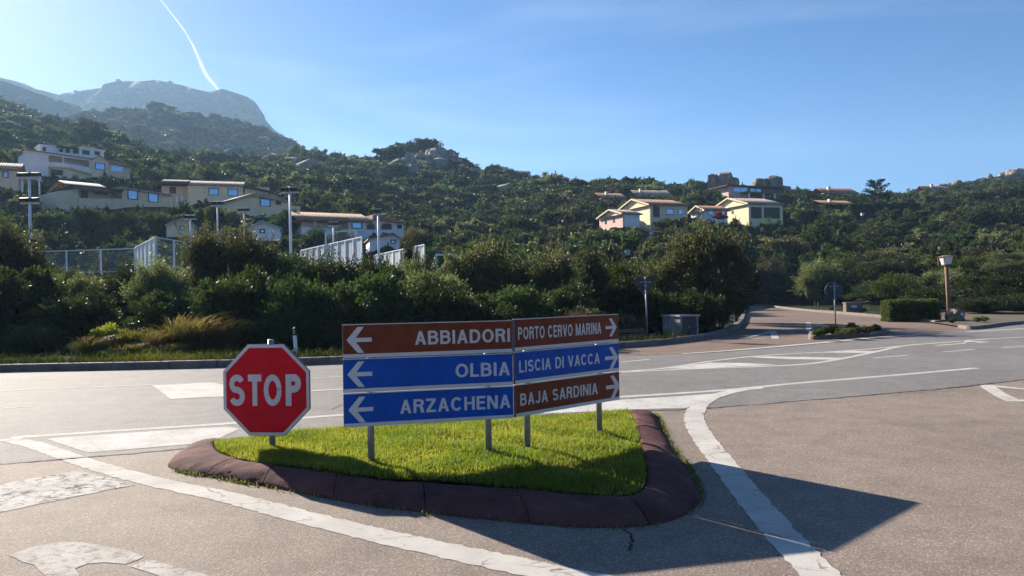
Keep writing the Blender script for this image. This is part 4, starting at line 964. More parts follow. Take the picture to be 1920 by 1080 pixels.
# outbuildings by the courts
def shed(label, x0, x1, xa, ye, ya, D, m, wm, name='shed', yb=None):
    yb = yb or ye + 16; h = House(name, label, x0, D, x1, D+1, (ye+ya)/2, yb, 'outbuildings by the courts', 'shed')
    h.poly('wall', [(x0+3, ye+1), (xa, ya+2), (x1-3, ye+1), (x1-3, yb), (x0+3, yb)], 0, 5, wm, .5)
    h.poly('roof', [(x0, ye), (xa, ya), (x1, ye), (x1, ye+2.2), (xa, ya+2.4), (x0, ye+2.2)], -.5, 5.5, m); h.window(xa-5, ye+2, xa+5, ye+10, 0)
shed('grey gabled shed roof behind the tall near floodlight mast', 462, 528, 492, 427, 413, 86, M['grey_roof'], Ww)
shed('low grey pavilion roof above the white panelled fence', 309, 366, 342, 421, 408, 92, M['grey_roof'], Cw, 'pavilion')
shed('small white gabled hut with tiled roof below the long house', 690, 752, 737, 447, 436, 84, T, Ww, 'hut')
h = House('villa', 'ochre house with tiled roof cut by the left edge of the picture', -60, 118, 36, 121, 320, 342)
h.rect('wall', -60, 313, 34, 345, 0, 6, Yw, 1); h.tiles(-66, 39, 314, 305, -.6, 3, T); h.window(5, 322, 16, 333, 0)
h.rect('pergola_beam', 36, 333, 76, 336, 0, 3, Ww); h.rect('pergola_post', 72, 336, 75, 355, 0, .3, Ww, 1); h.rect('pergola_post', 40, 336, 43, 355, 0, .3, Ww, 1)

# ---- right hand side: corner-on gabled houses
def gable_house(name, label, xc, D, yb, ye, th, W, L, rise, m1, m2, tile, wins=(), over=.45, hip=False, below=2.5, opens=()):
    c = P(xc, yb, D); zb = c.z - below; H = zy(xc, ye, D) - zb; root = empty(name, (c.x, c.y, zb), th); setp(root, label, 'house', 'villas on the hillside')
    b = MB(); b.hexa([(0,0,0),(.3,0,0),(.3,W,0),(0,W,0)], [(0,0,H),(.3,0,H),(.3,W,H),(0,W,H)])
    if not hip: b.poly([(0,0,H),(0,W/2,H+rise),(0,W,H)]); b.poly([(.3,0,H),(.3,W,H),(.3,W/2,H+rise)])
    b.build('gable_wall', m1, root)
    b = MB(); b.box(.301, L, 0, .3, 0, H-.01); b.build('long_wall', m2, root)
    b = MB(); b.box(.301, L, W-.3, W, 0, H-.01); b.build('long_wall', m2, root); b = MB(); b.box(L-.3, L, .301, W-.301, 0, H-.01); b.build('end_wall', m2, root)
    roof_mesh('roof', -over, L+over, -over, H + .02 - over*rise/(W/2), W/2, H+rise+.12, tile, root)
    b = MB(); n = Vector((0, 0, 1))
    for s in (0, 1):
        y0, y1 = (-over, W/2) if not s else (W+over, W/2); z0 = H - over*rise/(W/2)
        b.hexa([(-over-.06, y0, z0-.12), (-over+.1, y0, z0-.12), (-over+.1, y1, H+rise-.02), (-over-.06, y1, H+rise-.02)], [(-over-.06, y0, z0+.1), (-over+.1, y0, z0+.1), (-over+.1, y1, H+rise+.2), (-over-.06, y1, H+rise+.2)])
    b.build('verge_trim', M['cream_wall'], root)
    for side, a, w, z, hh in wins:
        b = MB(); p = MB()
        if side == 'g': b.box(-.05, -.002, a, a+w, z, z+hh); p.box(-.06, -.0505, a+.08, a+w-.08, z+.08, z+hh-.08)
        else: b.box(a, a+w, -.05, -.002, z, z+hh); p.box(a+.08, a+w-.08, -.06, -.0505, z+.08, z+hh-.08)
        o = b.build('window', M['frame_dark'], root); p.build('pane', M['glass'] if hh < 1.4 else M['painted_room_shade'], o)  # tall openings get a pane painted as dark interior
    return root, H
gable_house('villa', 'yellow gabled villa with red tiles, left of the two on the right slope', 1219, 130, 408, 383, R(20), 11.5, 7.6, 1.45, Cw, Yw, T,
            [('l', .6, 1.3, 2.6, 1.9), ('l', 3.2, 1.5, 3.1, 1.0), ('l', 5.6, 1.0, 3.1, 1.0)])
gable_house('villa', 'pink house with brown tiled roof below the yellow gabled villa', 1168, 122, 428, 400, R(22), 7.9, 3.2, .9, M['pink_wall'], Ww, To,
            [('g', 2.6, .6, 3.7, .8), ('g', 5.4, .6, 3.7, .8)], .4)
gable_house('villa', 'cream gabled villa with shaded veranda, right of the two on the right slope', 1404, 134, 408, 381, R(18), 11.7, 7.3, 1.5, Cw, Cw, To,
            [('g', 4.6, .6, 3.7, .6), ('l', .5, 2.2, 2.4, 2.0), ('l', 3.2, 3.4, 2.4, 2.0)])  # veranda shade is painted as dark panes on the long wall
gable_house('cottage', 'low red-tiled cottage between the two gabled villas', 1322, 132, 404, 393, R(18), 4.6, 4.6, .8, Ww, Ww, T, [('l', .6, 1.1, 2.6, .9), ('l', 3.0, 1.1, 2.6, .9)])
h = House('villa', 'flat-roofed villa with blue glazing under the rock tower', 1364, 178, 1474, 184, 358, 370)
h.rect('wall', 1366, 350, 1402, 372, 0, 6, M['pink_wall'], 2); h.rect('wall', 1402, 351, 1462, 374, 1.0, 6, M['stone'], 2); h.rect('flat_roof', 1363, 348.3, 1470, 350.2, -.8, 6.5, Kt)
h.window(1375, 351.5, 1401, 360, 0, Ww, None, True); h.window(1405, 352, 1428, 360, 1.0, None, None, True); h.rect('terrace', 1400, 359.5, 1456, 362, -2.5, .99, M['stone'])
for x in (1404, 1431, 1452): h.rect('column', x, 362, x+2.5, 374, -2.3, -2.0, Ww, 1)
def roof_only(label, x0, x1, ye, yr, D, m, wm=Cw):
    h = House('villa', label, x0, D, x1, D+2, ye, ye+6); h.rect('wall', x0+3, ye, x1-3, ye+9, .3, 6, wm, 1.5); h.tiles(x0, x1, ye, yr, -.6, 3, m); h.rect('chimney', x0+8, yr-4, x0+12, ye, 1.5, 2.2, wm)
    h.window((x0+x1)/2-5, ye+1.5, (x0+x1)/2+5, ye+6, .3); return h
roof_only('low red roof half hidden in scrub left of the yellow gabled villa', 1128, 1178, 371, 363, 168, T)
roof_only('brown roofed house half hidden under the ridge left of the rock tower', 1192, 1262, 366, 357.5, 185, To)
roof_only('red roofed house on the skyline left of the dark conifer', 1545, 1612, 362, 353.5, 192, T)
roof_only('red roof behind the long clipped hedge below the dark conifer', 1547, 1608, 383, 377, 158, T)
roof_only('pale roof strip behind the long hedge right of the dark conifer', 1662, 1726, 388, 384, 160, To)
roof_only('red roofed house on the far right ridge among boulders', 1738, 1782, 359, 349, 262, T, M['pink_wall'])

# ------------------------------------------------------------------ sports court: masts and fences
def mast(px, ytop, D, label, arms, thick=.085):
    """white floodlight mast; arms = [(image row, heads, half width m)]"""
    zb = float(zt(P(px, 500, D).x, D)); g0 = P(px, ytop, D); top = g0.z; root = empty('floodlight_mast', (g0.x, D, zb)); setp(root, label, 'floodlight', 'floodlight masts round the courts')
    H = top - zb
    b = MB(); b.tube([(0, 0, -.3), (0, 0, H*.5), (0, 0, H)], [thick*1.3, thick*1.05, thick*.8], 10); b.build('mast', M['white_metal'], root, True)
    for yrow, n, hw in arms:
        z = P(px, yrow, D).z - zb
        b = MB(); b.box(-hw, hw, -.06, .06, z-.06, z+.06); ar = b.build('crossarm', M['white_metal'], root)
        for k in range(n):
            x = -hw + 2*hw*(k+.5)/n; w = hw/n*.82
            b = MB(); b.hexa([(x-w, -.28, z+.09), (x+w, -.28, z+.09), (x+w, .22, z+.16), (x-w, .22, z+.16)], [(x-w, -.34, z+.38), (x+w, -.34, z+.38), (x+w, .12, z+.47), (x-w, .12, z+.47)]); hd = b.build('floodlight_head', M['dark_metal'], root)
            b = MB(); b.box(x-.03, x+.03, -.03, .03, z+.06, z+.14); b.build('bracket', M['white_metal'], hd)
mast(55, 318, 60, 'tall white mast with two crossarms of floodlights at the left edge', [(334, 2, .95), (381, 2, .75)], .11)
mast(543.5, 350, 62, 'tallest white floodlight mast right of the cream gable, two lamps on top', [(361, 2, .75)], .11)
mast(407.5, 377, 74, 'white floodlight mast in front of the cream villa', [(386, 2, .65)])
mast(357, 404, 78, 'short white floodlight mast by the grey pavilion', [(411, 2, .6)])
mast(457.5, 390, 78, 'short white floodlight mast left of the grey shed roof', [(398, 2, .62)])
mast(625, 417, 78, 'short white floodlight mast in front of the long house', [(424, 2, .55)])
mast(709, 398, 60, 'white floodlight mast right of the panelled fence before the long house', [(402, 1, .4)], .09)
def fence(label, pts, ztop, drop, post_every, m, panel=False, rails=(0, .45, 1), wire=.16, name='court_fence'):
    """pts: plan positions (px, D) of the two ends at rail height"""
    (xa, Da), (xb, Db) = pts; a = P(xa, 470, Da); c = P(xb, 470, Db); d = Vector((c.x-a.x, c.y-a.y, 0)); L = d.length; root = empty(name, (a.x, a.y, ztop-drop), math.atan2(d.y, d.x)); setp(root, label, 'fence', 'fences round the courts')
    n = max(1, round(L/post_every)); pm = MB(); pm.box(-.05, .05, -.05, .05, -1.5, drop); pme = pm.mesh('post', m)
    for k in range(n+1): o = link('post', pme, root); o.location = (L*k/n, 0, 0)
    for r in rails: b = MB(); b.box(.051, L-.051, -.03, .03, drop*r-.035, drop*r+.035); b.build('rail', m, root)
    if panel:
        w = L/n
        for k in range(n):
            b = MB(); q = int((w-.2)/.16)
            for j in range(q): u = L*k/n + .1 + j*.16; b.box(u, u+.065, .05, .07, .05, drop-.05)
            setp(b.build('slat_panel', m, root), kind='stuff')
    else:
        b = MB(); q = int(L/wire)
        for j in range(q): b.box(j*wire, j*wire+.014, .035, .045, 0, drop)
        for j in range(int(drop/wire)): b.box(0, L, .046, .056, j*wire, j*wire+.014)
        setp(b.build('wire_mesh', M['galv'], root), kind='stuff')
fence('wire mesh court fence with white posts at far left', [(62, 60), (254, 58)], 5.75, 4.6, 3.6, M['white_metal'], rails=(0, .25, .62, 1))
fence('white slatted court fence receding beside the wire mesh fence', [(253, 57), (291, 47.5)], 5.75, 4.2, 2.1, M['white_metal'], True)
fence('wire mesh fence with white frame joining the slatted fence end', [(292, 47.5), (357, 53)], 5.75, 3.6, 2.4, M['white_metal'], rails=(0, .5, 1))
fence('long white slatted fence rising to the right below the long house', [(564, 64), (679, 50)], 5.75, 4.0, 1.9, M['white_metal'], True)
fence('white framed mesh fence behind the long slatted fence', [(611, 66), (668, 64)], 7.4, 5.0, 2.6, M['white_metal'], rails=(0, .5, 1))
fence('white slatted fence right of the bare mast, half hidden by a sapling', [(702, 74), (796, 59)], 5.75, 4.2, 2.2, M['white_metal'], True)
def goal():
    a = P(818, 478, 46); c = P(851, 476, 46); root = empty('goal_frame', (a.x, 46, float(zt(a.x, 46)))); setp(root, 'small white frame poking out between the shrubs', 'frame'); H = a.z - root.location.z; L = c.x-a.x
    for u in (0, L): b = MB(); b.box(u-.05, u+.05, -.05, .05, -.2, H-.051); b.build('upright', M['white_metal'], root)
    b = MB(); b.box(-.06, L+.06, -.05, .05, H-.05, H+.06); b.build('crossbar', M['white_metal'], root)
goal()
for px, py, D, lab in ((1222, 438, 112, 'small white garden lantern in scrub below the yellow gabled villa'), (1177, 474, 78, 'small white garden lantern low among shrubs below the pink house'), (1617, 402, 140, 'small white garden lantern in front of the long hedge')):
    g0 = P(px, py, D); zb = float(zt(g0.x, D)); root = empty('garden_lantern', (g0.x, D, zb)); setp(root, lab, 'lantern', 'garden lanterns'); H = g0.z - zb
    b = MB(); b.tube([(0, 0, -.3), (0, 0, H-.25)], .05, 8); b.build('post', M['wood_dark'], root)
    b = MB(); b.hexa([(-.18,-.18,H-.25),(.18,-.18,H-.25),(.18,.18,H-.25),(-.18,.18,H-.25)], [(-.28,-.28,H+.25),(.28,-.28,H+.25),(.28,.28,H+.25),(-.28,.28,H+.25)]); b.build('glass', M['lantern_glass'], root)
    b = MB(); b.hexa([(-.32,-.32,H+.251),(.32,-.32,H+.251),(.32,.32,H+.251),(-.32,.32,H+.251)], [(-.05,-.05,H+.4),(.05,-.05,H+.4),(.05,.05,H+.4),(-.05,.05,H+.4)]); b.build('lid', M['wood_dark'], root)

# ------------------------------------------------------------------ rocks
def rock(px, py, D, wpx, hpx, seed, label, m='rock', amp=.28, blocky=.5, group=None, deep=.8, tilt=0, cat='boulder', sub=3):
    """boulder whose outline is centred on the pixel"""
    c = P(px, py, D); sx = wpx*D/FPX/2; sz = hpx*D/FPX/2; c.z -= .35*sz; sz *= 1.35
    o = link('boulder', rock_mesh(seed, sub, sx, sx*deep, sz, amp, blocky, M[m])); o.location = c; o.rotation_euler = (0, R(tilt), seed*.7); setp(o, label, cat, group); return o
G1 = 'granite outcrop on the skyline knob'
for i, (x, y, w, hh, D) in enumerate([(762,316,44,40,276),(786,306,36,44,280),(808,304,38,50,280),(832,306,36,46,280),(856,310,34,40,280),(740,320,36,34,276),(800,326,46,24,268),(722,322,30,26,284),(772,298,30,24,288),(816,288,30,18,292),(842,288,26,16,292),(872,318,26,28,280),(828,328,40,20,266)]):
    rock(x, y, D, w, hh, 20+i, 'pinkish granite block in the knob of rock on the middle skyline', 'rock', .30, .45, G1, .8)
G2 = 'slanted rock slabs on the left slope'
for i, (x, y, w, hh, D) in enumerate([(400,312,60,46,300),(435,306,70,56,310),(470,318,70,44,300),(520,312,80,46,300),(560,316,70,40,296),(600,322,60,34,290),(380,330,50,36,280),(500,336,70,26,270)]):
    rock(x, y, D, w, hh, 40+i, 'grey granite slab leaning on the slope above the cream villas', 'rock_grey', .3, .6, G2, .8, 18)
rock(1354, 342, 205, 46, 40, 61, 'big brown rock tower on the skyline', 'rock', .24, .80, 'skyline tower rocks', .8)
rock(1336, 343, 204, 20, 40, 62, 'narrow split pillar on the left side of the rock tower', 'rock', .2, .8, 'skyline tower rocks', .9)
rock(1376, 346, 204, 24, 26, 63, 'rounded shoulder on the right side of the rock tower', 'rock', .25, .6, 'skyline tower rocks', .9)
rock(1428, 343, 206, 34, 20, 64, 'left of the twin rounded boulders right of the rock tower', 'rock', .25, .5, 'twin boulders', .9)
rock(1452, 341, 206, 34, 26, 65, 'right of the twin rounded boulders right of the rock tower', 'rock_grey', .25, .5, 'twin boulders', .9, -15)
rock(1468, 354, 206, 28, 12, 66, 'low dark boulder at the right foot of the twin boulders', 'rock_grey', .25, .5, None, .9)
rock(1297, 343, 208, 12, 14, 67, 'small pointed rock pinnacle left of the rock tower', 'rock', .25, .6, None, .9)
rk = random.Random(5)
for i in range(46):
    x = rk.uniform(1760, 1925); t = rk.random(); y = 325 + (1920-x)*.16 + t*40 + rk.uniform(2, 8); D = 425 - t*110; s = rk.uniform(8, 22); y -= 7
    rock(x, y, D, s*1.2, s, 80+i % 9, 'pale granite boulder on the rocky far right hill', 'rock' if i % 3 else 'rock_grey', .28, .5, 'boulders on the far right hill', .8, rk.uniform(-20, 20), sub=2)
rock(1905, 326, 415, 34, 22, 90, 'largest pale boulder at the top of the far right hill', 'rock', .28, .6, None, .8)
for i in range(26):
    x = rk.uniform(560, 1000); y = rk.uniform(320, 360); D = 255 + rk.uniform(-30, 20)
    p = P(x, y, D); z = float(zt(p.x, D)); s = rk.uniform(1.8, 4.2)
    o = link('boulder', rock_mesh(100 + i % 5, 2, s*1.2, s, s*.9, .28, .5, M['rock_grey'])); o.location = (p.x, D, z + s*.4); o.rotation_euler = (0, 0, i); setp(o, 'grey boulder scattered in scrub below the middle skyline', 'boulder', 'boulders on the middle slope')

# ------------------------------------------------------------------ vegetation
def crown(name, seed, m, nclump, nleaf, ll, lw, shape='dome', core=True, upbias=.3, cr=(.20, .36), spiky=0.0, low=0.0, ck=.46, asp=(1, 1, 1)):
    """foliage of many leaf faces in clumps; unit size: radius 1, height 1 (scaled per plant). ll/lw are leaf sizes in unit space of a 2 m bush"""
    g = np.random.default_rng(seed)
    d = g.normal(size=(nclump, 3)); d /= np.linalg.norm(d, axis=1)[:, None]
    if shape == 'dome': d[:, 2] = np.abs(d[:, 2])*1.0 - .35*g.uniform(0, 1, nclump)
    rr = g.uniform(.45, .86, nclump)[:, None]*(.86 + .28*g.uniform(0, 1, nclump)[:, None])
    c = d*rr; crr = g.uniform(cr[0], cr[1], nclump)
    pick = g.integers(0, nclump, nleaf); e = g.normal(size=(nleaf, 3)); e /= np.linalg.norm(e, axis=1)[:, None]
    rad = g.uniform(0, 1, nleaf)**.45
    p = c[pick] + e*(rad*crr[pick])[:, None]
    out = p/np.maximum(np.linalg.norm(p, axis=1), .05)[:, None]
    ax = e*.8 + out*.5 + g.normal(size=(nleaf, 3))*.45 + np.array([0, 0, upbias]); ax /= np.linalg.norm(ax, axis=1)[:, None]
    sd = np.cross(ax, g.normal(size=(nleaf, 3)) + np.array([0, 0, .6])); sd /= np.maximum(np.linalg.norm(sd, axis=1), 1e-6)[:, None]
    # stray shoots sticking out of the outline
    ns = int(nleaf*spiky)
    if ns:
        k = g.integers(0, nclump, ns//14 + 1); base = c[k] + d[k]*crr[k][:, None]*.8; dirs = d[k] + np.array([0, 0, .7]) + g.normal(size=(len(k), 3))*.35; dirs /= np.linalg.norm(dirs, axis=1)[:, None]
        j = np.repeat(np.arange(len(k)), 14)[:ns]; tt = np.tile(np.linspace(0, 1, 14), len(k))[:ns]
        p[:ns] = base[j] + dirs[j]*(tt*.24)[:, None]; ax[:ns] = dirs[j]*.7 + g.normal(size=(ns, 3))*.6; ax[:ns] /= np.linalg.norm(ax[:ns], axis=1)[:, None]
        sd[:ns] = np.cross(ax[:ns], g.normal(size=(ns, 3))); sd[:ns] /= np.linalg.norm(sd[:ns], axis=1)[:, None]
    L = ll*g.uniform(.6, 1.35, nleaf)[:, None]; W = lw*g.uniform(.7, 1.3, nleaf)[:, None]
    sc = np.array([1, 1, .62]); off = np.array([0, 0, .40])
    P0 = p*np.array([.92, .92, .60]) + np.array([0, 0, .42])
    asp = np.array(asp, dtype=float); ax = ax/asp; sd = sd/asp      # leaf sizes in metres, whatever the plant's proportions
    V = np.stack([P0 - ax*L/2, P0 + sd*W/2, P0 + ax*L/2, P0 - sd*W/2], 1)
    V[..., 2] = np.maximum(V[..., 2], low)
    tint = np.clip(g.uniform(0, 1, nclump)[pick]*.55 + g.uniform(0, .5, nleaf), 0, 1)
    F = np.arange(nleaf*4).reshape(-1, 4); V = V.reshape(-1, 3); tn = np.repeat(tint, 4)
    if core:
        # inner foliage mass, lumpy
        nu, nv = 18, 9; cv = []
        for a in range(nv+1):
            for b2 in range(nu):
                th = math.pi*a/nv; ph = 2*math.pi*b2/nu; q = Vector((math.sin(th)*math.cos(ph), math.sin(th)*math.sin(ph), math.cos(th)))
                k = ck + .22*mnoise.noise(q*2.4 + Vector((seed, 0, 0))); cv.append((q.x*k*.92, q.y*k*.92, max(.0, q.z*k*.60 + .40)))
        cf = [(a*nu+b2, a*nu+(b2+1) % nu, (a+1)*nu+(b2+1) % nu, (a+1)*nu+b2) for a in range(nv) for b2 in range(nu)]
        F = np.concatenate([F, np.array(cf) + len(V)]); V = np.concatenate([V, np.array(cv)]); tn = np.concatenate([tn, np.full(len(cv), .3)])
    return np_mesh(name, V, F, m, tint=tn)
def trunk_mesh(seed, n=5, m=None):
    r = random.Random(seed); b = MB()
    for k in range(n):
        a = r.uniform(0, 6.28); s = r.uniform(.2, .55); z1 = r.uniform(.45, .75)
        b.tube([(0.05*math.cos(a), .05*math.sin(a), -.06), (s*.35*math.cos(a), s*.35*math.sin(a), z1*.4), (s*math.cos(a+.3), s*math.sin(a+.3), z1)], [.045, .032, .012], 6)
    return b.mesh('trunk', m or M['bark'], True)
NEAR = {}
for key, mk, sd, nc, nl, ll, lw, sp_ in (('olive', 'lf_olive', 1, 90, 20000, .125, .046, .05), ('olive2', 'lf_olive', 2, 80, 20000, .12, .046, .06), ('dark', 'lf_dark', 3, 90, 18000, .125, .062, .03),
                                   ('dark2', 'lf_dark', 4, 75, 18000, .125, .062, .04), ('green', 'lf_green', 5, 85, 18000, .13, .058, .05), ('brown', 'lf_brown', 6, 70, 15000, .12, .036, .10)):
    NEAR[key] = (crown(key, sd, M[mk], nc, nl, ll, lw, spiky=sp_, cr=(.15, .30), asp=(2.1, 2.1, 2.3)), trunk_mesh(sd))
    NEAR[key + '_tall'] = (crown(key, sd + 20, M[mk], nc, nl, ll, lw, spiky=sp_, cr=(.15, .28), asp=(1.8, 1.8, 4.3)), trunk_mesh(sd + 20))
NEAR['yellow'] = (crown('yellow', 55, M['lf_yellow'], 60, 5000, .10, .045, core=False, cr=(.2, .36), asp=(.9, .9, .8)), trunk_mesh(55))
def plant(name, px, D, ytop, wpx, key, label, cat='shrub', group=None, trunk=True, deep=1.0, rot=None, zb=None, yaw=None):
    top = P(px, ytop, D); zb = float(zt(top.x, D)) if zb is None else zb; H = max(.3, top.z - zb)*1.06; w = wpx*D/FPX/2*1.06
    if H/w > 1.75 and H > 2: key = key + '_tall'
    root = empty(name, (top.x, D, zb), rnd.uniform(0, 6.28) if yaw is None else yaw); setp(root, label, cat, group)
    c = link('crown', NEAR[key][0], root); c.scale = (w, w*deep, H)
    if trunk: t = link('trunk', NEAR[key][1], root); t.scale = (w*.8, w*.8, H)
    return root
GS = 'shrubs along the far verge'
for a in [
    (-70, 35, 450, 210, 'dark', 'dark shrub cut off by the left edge, behind the others'),
    (22, 34, 404, 140, 'olive', 'tall silvery shrub at the left edge, before the double-armed mast'),
    (45, 29.5, 505, 230, 'dark2', 'broad dark green shrub low at the left edge'),
    (-60, 28, 520, 190, 'dark', 'dark shrub at the left edge behind the far kerb'),
    (158, 32, 508, 120, 'olive2', 'low silvery shrub under the wire mesh fence'),
    (228, 33, 492, 130, 'dark', 'dark shrub under the right end of the wire mesh fence'),
    (300, 32, 478, 140, 'olive', 'silvery shrub below the white slatted fence'),
    (310, 29.5, 548, 170, 'dark2', 'low dark shrub behind the tall dry grass'),
    (150, 28.2, 545, 170, 'dark', 'dark shrub behind the pale yellow verge plants'),
    (395, 34, 414, 130, 'olive2', 'tallest silvery shrub left of the grey shed roof'),
    (468, 33.5, 420, 140, 'olive', 'tall olive green shrub right below the small cream gable'),
    (450, 28.2, 505, 200, 'dark', 'dark shrub above the stop sign, left'),
    (545, 33, 484, 140, 'dark2', 'dark rounded shrub below the tallest mast'),
    (575, 27.2, 520, 200, 'dark', 'dark shrub directly behind the white marker post'),
    (640, 33, 474, 140, 'dark', 'dark round-topped shrub before the long slatted fence'),
    (700, 27.5, 515, 200, 'dark2', 'dark shrub behind the left end of the ABBIADORI panel'),
    (735, 33, 490, 120, 'green', 'fresh green shrub below the bare mast'),
    (600, 32.5, 478, 120, 'dark', 'dark shrub before the left part of the long slatted fence'),
    (695, 32.5, 488, 110, 'dark2', 'dark shrub below the gap between the slatted fences'),
    (790, 35, 476, 110, 'olive', 'silvery shrub below the rightmost slatted fence'),
    (770, 36, 432, 46, 'brown', 'thin grey sapling before the rightmost slatted fence'),
    (815, 31, 508, 160, 'olive2', 'silvery shrub above the ABBIADORI lettering'),
    (905, 34, 446, 170, 'olive', 'large pale-tipped shrub in the middle of the hedge row'),
    (845, 27.2, 540, 190, 'dark', 'dark low shrub behind the middle of the left direction sign'),
    (960, 35, 480, 120, 'dark', 'dark shrub between the two large pale-tipped shrubs'),
    (1035, 34, 458, 130, 'olive2', 'second large pale-tipped shrub, right of the middle one'),
    (965, 27.4, 540, 190, 'dark2', 'dark low shrub behind the gap between the direction signs'),
    (1060, 31, 530, 150, 'dark', 'dark shrub behind the PORTO CERVO MARINA panel'),
    (1105, 36, 470, 110, 'dark2', 'dark shrub left of the give-way sign, upper row'),
    (1160, 37, 490, 130, 'green', 'green shrub behind the give-way sign, upper row'),
    (1090, 28.8, 577, 120, 'brown', 'brownish scrub above the right direction sign'),
    (1170, 29.5, 590, 100, 'brown', 'brownish low scrub left of the give-way pole'),
    (1175, 32, 520, 140, 'dark', 'dark shrub left of the give-way triangle'),
    (1228, 32, 540, 110, 'green', 'green leafy shrub right behind the give-way triangle'),
    (1262, 36, 470, 130, 'olive', 'silvery shrub left of the big roadside tree'),
    (1255, 30.8, 560, 90, 'dark2', 'dark shrub behind the concrete cabinet'),
    (1312, 32.5, 545, 130, 'dark', 'dark shrub right behind the concrete cabinet'),
    (1352, 35, 520, 100, 'dark2', 'dark dense shrub at the road bend under the big tree'),
    (1362, 41, 490, 80, 'dark', 'dark shrub lining the inside of the road bend')]:
    a = list(a); a[1] = a[1] - (1.3 if a[1] < 33 else .6) if a[0] < 1110 else a[1]
    plant('shrub', *a, group=GS)
plant('broad_tree', 1330, 35.5, 410, 205, 'olive2', 'big silvery roadside tree at the bend, tallest on the right', 'tree')
plant('broad_tree', 1378, 38.5, 452, 96, 'dark', 'dark narrow tree at the right flank of the big silvery tree', 'tree')
for i, (px, D, yt, w, key, lab) in enumerate([(-40, 24.6, 612, 130, 'dark2', 'low dark shrub at the kerb, cut by the left edge'), (60, 24.8, 606, 130, 'dark', 'low dark shrub at the kerb left of the grass clumps'), (470, 25.2, 600, 120, 'dark', 'low dark shrub at the kerb left of the marker post'),
        (545, 25.3, 606, 120, 'dark2', 'low dark shrub at the kerb right behind the stop sign'), (630, 25.0, 604, 130, 'dark', 'low dark shrub at the kerb left of the ABBIADORI panel'), (730, 25.4, 600, 140, 'dark2', 'low dark shrub hidden behind the ABBIADORI panel'), (1000, 26.2, 588, 120, 'dark', 'low dark shrub peeping over the gap between the signs'),
        (1120, 27.6, 604, 90, 'brown', 'low brown scrub left of the timber rail'), (885, 25.6, 590, 130, 'dark', 'low dark shrub peeping over the left direction sign')]):
    plant('low_shrub', px, D, yt, w, key, lab, 'shrub', 'low shrubs at the far kerb')
for px, D, yt, w, key, lab in [(95, 97, 396, 90, 'dark', 'dark tree at the lower left corner of the ochre villa'), (165, 97, 391, 95, 'dark2', 'dark tree right under the parapet of the ochre villa'), (235, 96, 399, 100, 'dark', 'dark tree below the two blue windows of the ochre villa'),
        (295, 98, 397, 70, 'green', 'green tree at the lower right corner of the ochre villa'), (345, 104, 379, 44, 'dark2', 'small dark tree between the ochre and cream villas'), (395, 102, 384, 60, 'dark', 'dark tree below the cream villa, right of the pavilion'), (437, 102, 390, 40, 'olive', 'grey-green tree left of the small cream gable'),
        (545, 100, 394, 60, 'dark2', 'dark tree behind the tallest floodlight mast'), (590, 90, 424, 60, 'dark', 'dark tree before the left end of the long red-tiled house'), (640, 89, 430, 60, 'dark2', 'dark tree before the middle of the long red-tiled house'), (775, 92, 424, 60, 'olive', 'grey-green tree at the right end of the long red-tiled house')]:
    plant('hillside_tree', px, D, yt, w, key, lab, 'tree', 'trees round the left villas')
GR = 'shrubs beyond the side road'
for a in [(1440, 84, 478, 90, 'brown', 'brown scrub behind the bare wooden pole'), (1490, 82, 520, 110, 'olive', 'grey-green scrub along the far side of the side road'),
          (1530, 74, 482, 100, 'olive2', 'tall silvery shrub left of the stone block'), (1590, 72, 515, 110, 'dark', 'dark shrub behind the round sign'), (1640, 66, 528, 120, 'dark2', 'dark shrub behind the stone block'),
          (1700, 60, 512, 150, 'green', 'green domed shrub behind the clipped hedge'), (1770, 60, 505, 140, 'olive2', 'grey-green shrub behind the street lamp'), (1745, 52, 540, 130, 'dark', 'dark shrub between hedge and street lamp'),
          (1830, 54, 520, 170, 'dark2', 'dark shrub right of the street lamp'), (1910, 50, 510, 180, 'dark', 'dark shrub at the right edge behind the kerb'), (1850, 47, 555, 150, 'dark', 'low dark shrub right of the boulder'), (1960, 46, 545, 170, 'dark2', 'low dark shrub cut by the right edge'),
          (1660, 78, 480, 150, 'dark', 'dark round shrub on the slope above the clipped hedge'), (1600, 86, 470, 150, 'green', 'green shrub on the slope above the round sign'), (1820, 72, 478, 150, 'green', 'bright shrub on the slope right of the lantern'), (1905, 68, 470, 140, 'olive', 'grey-green shrub on the slope at the right edge')]:
    plant('shrub', *a, group=GR)

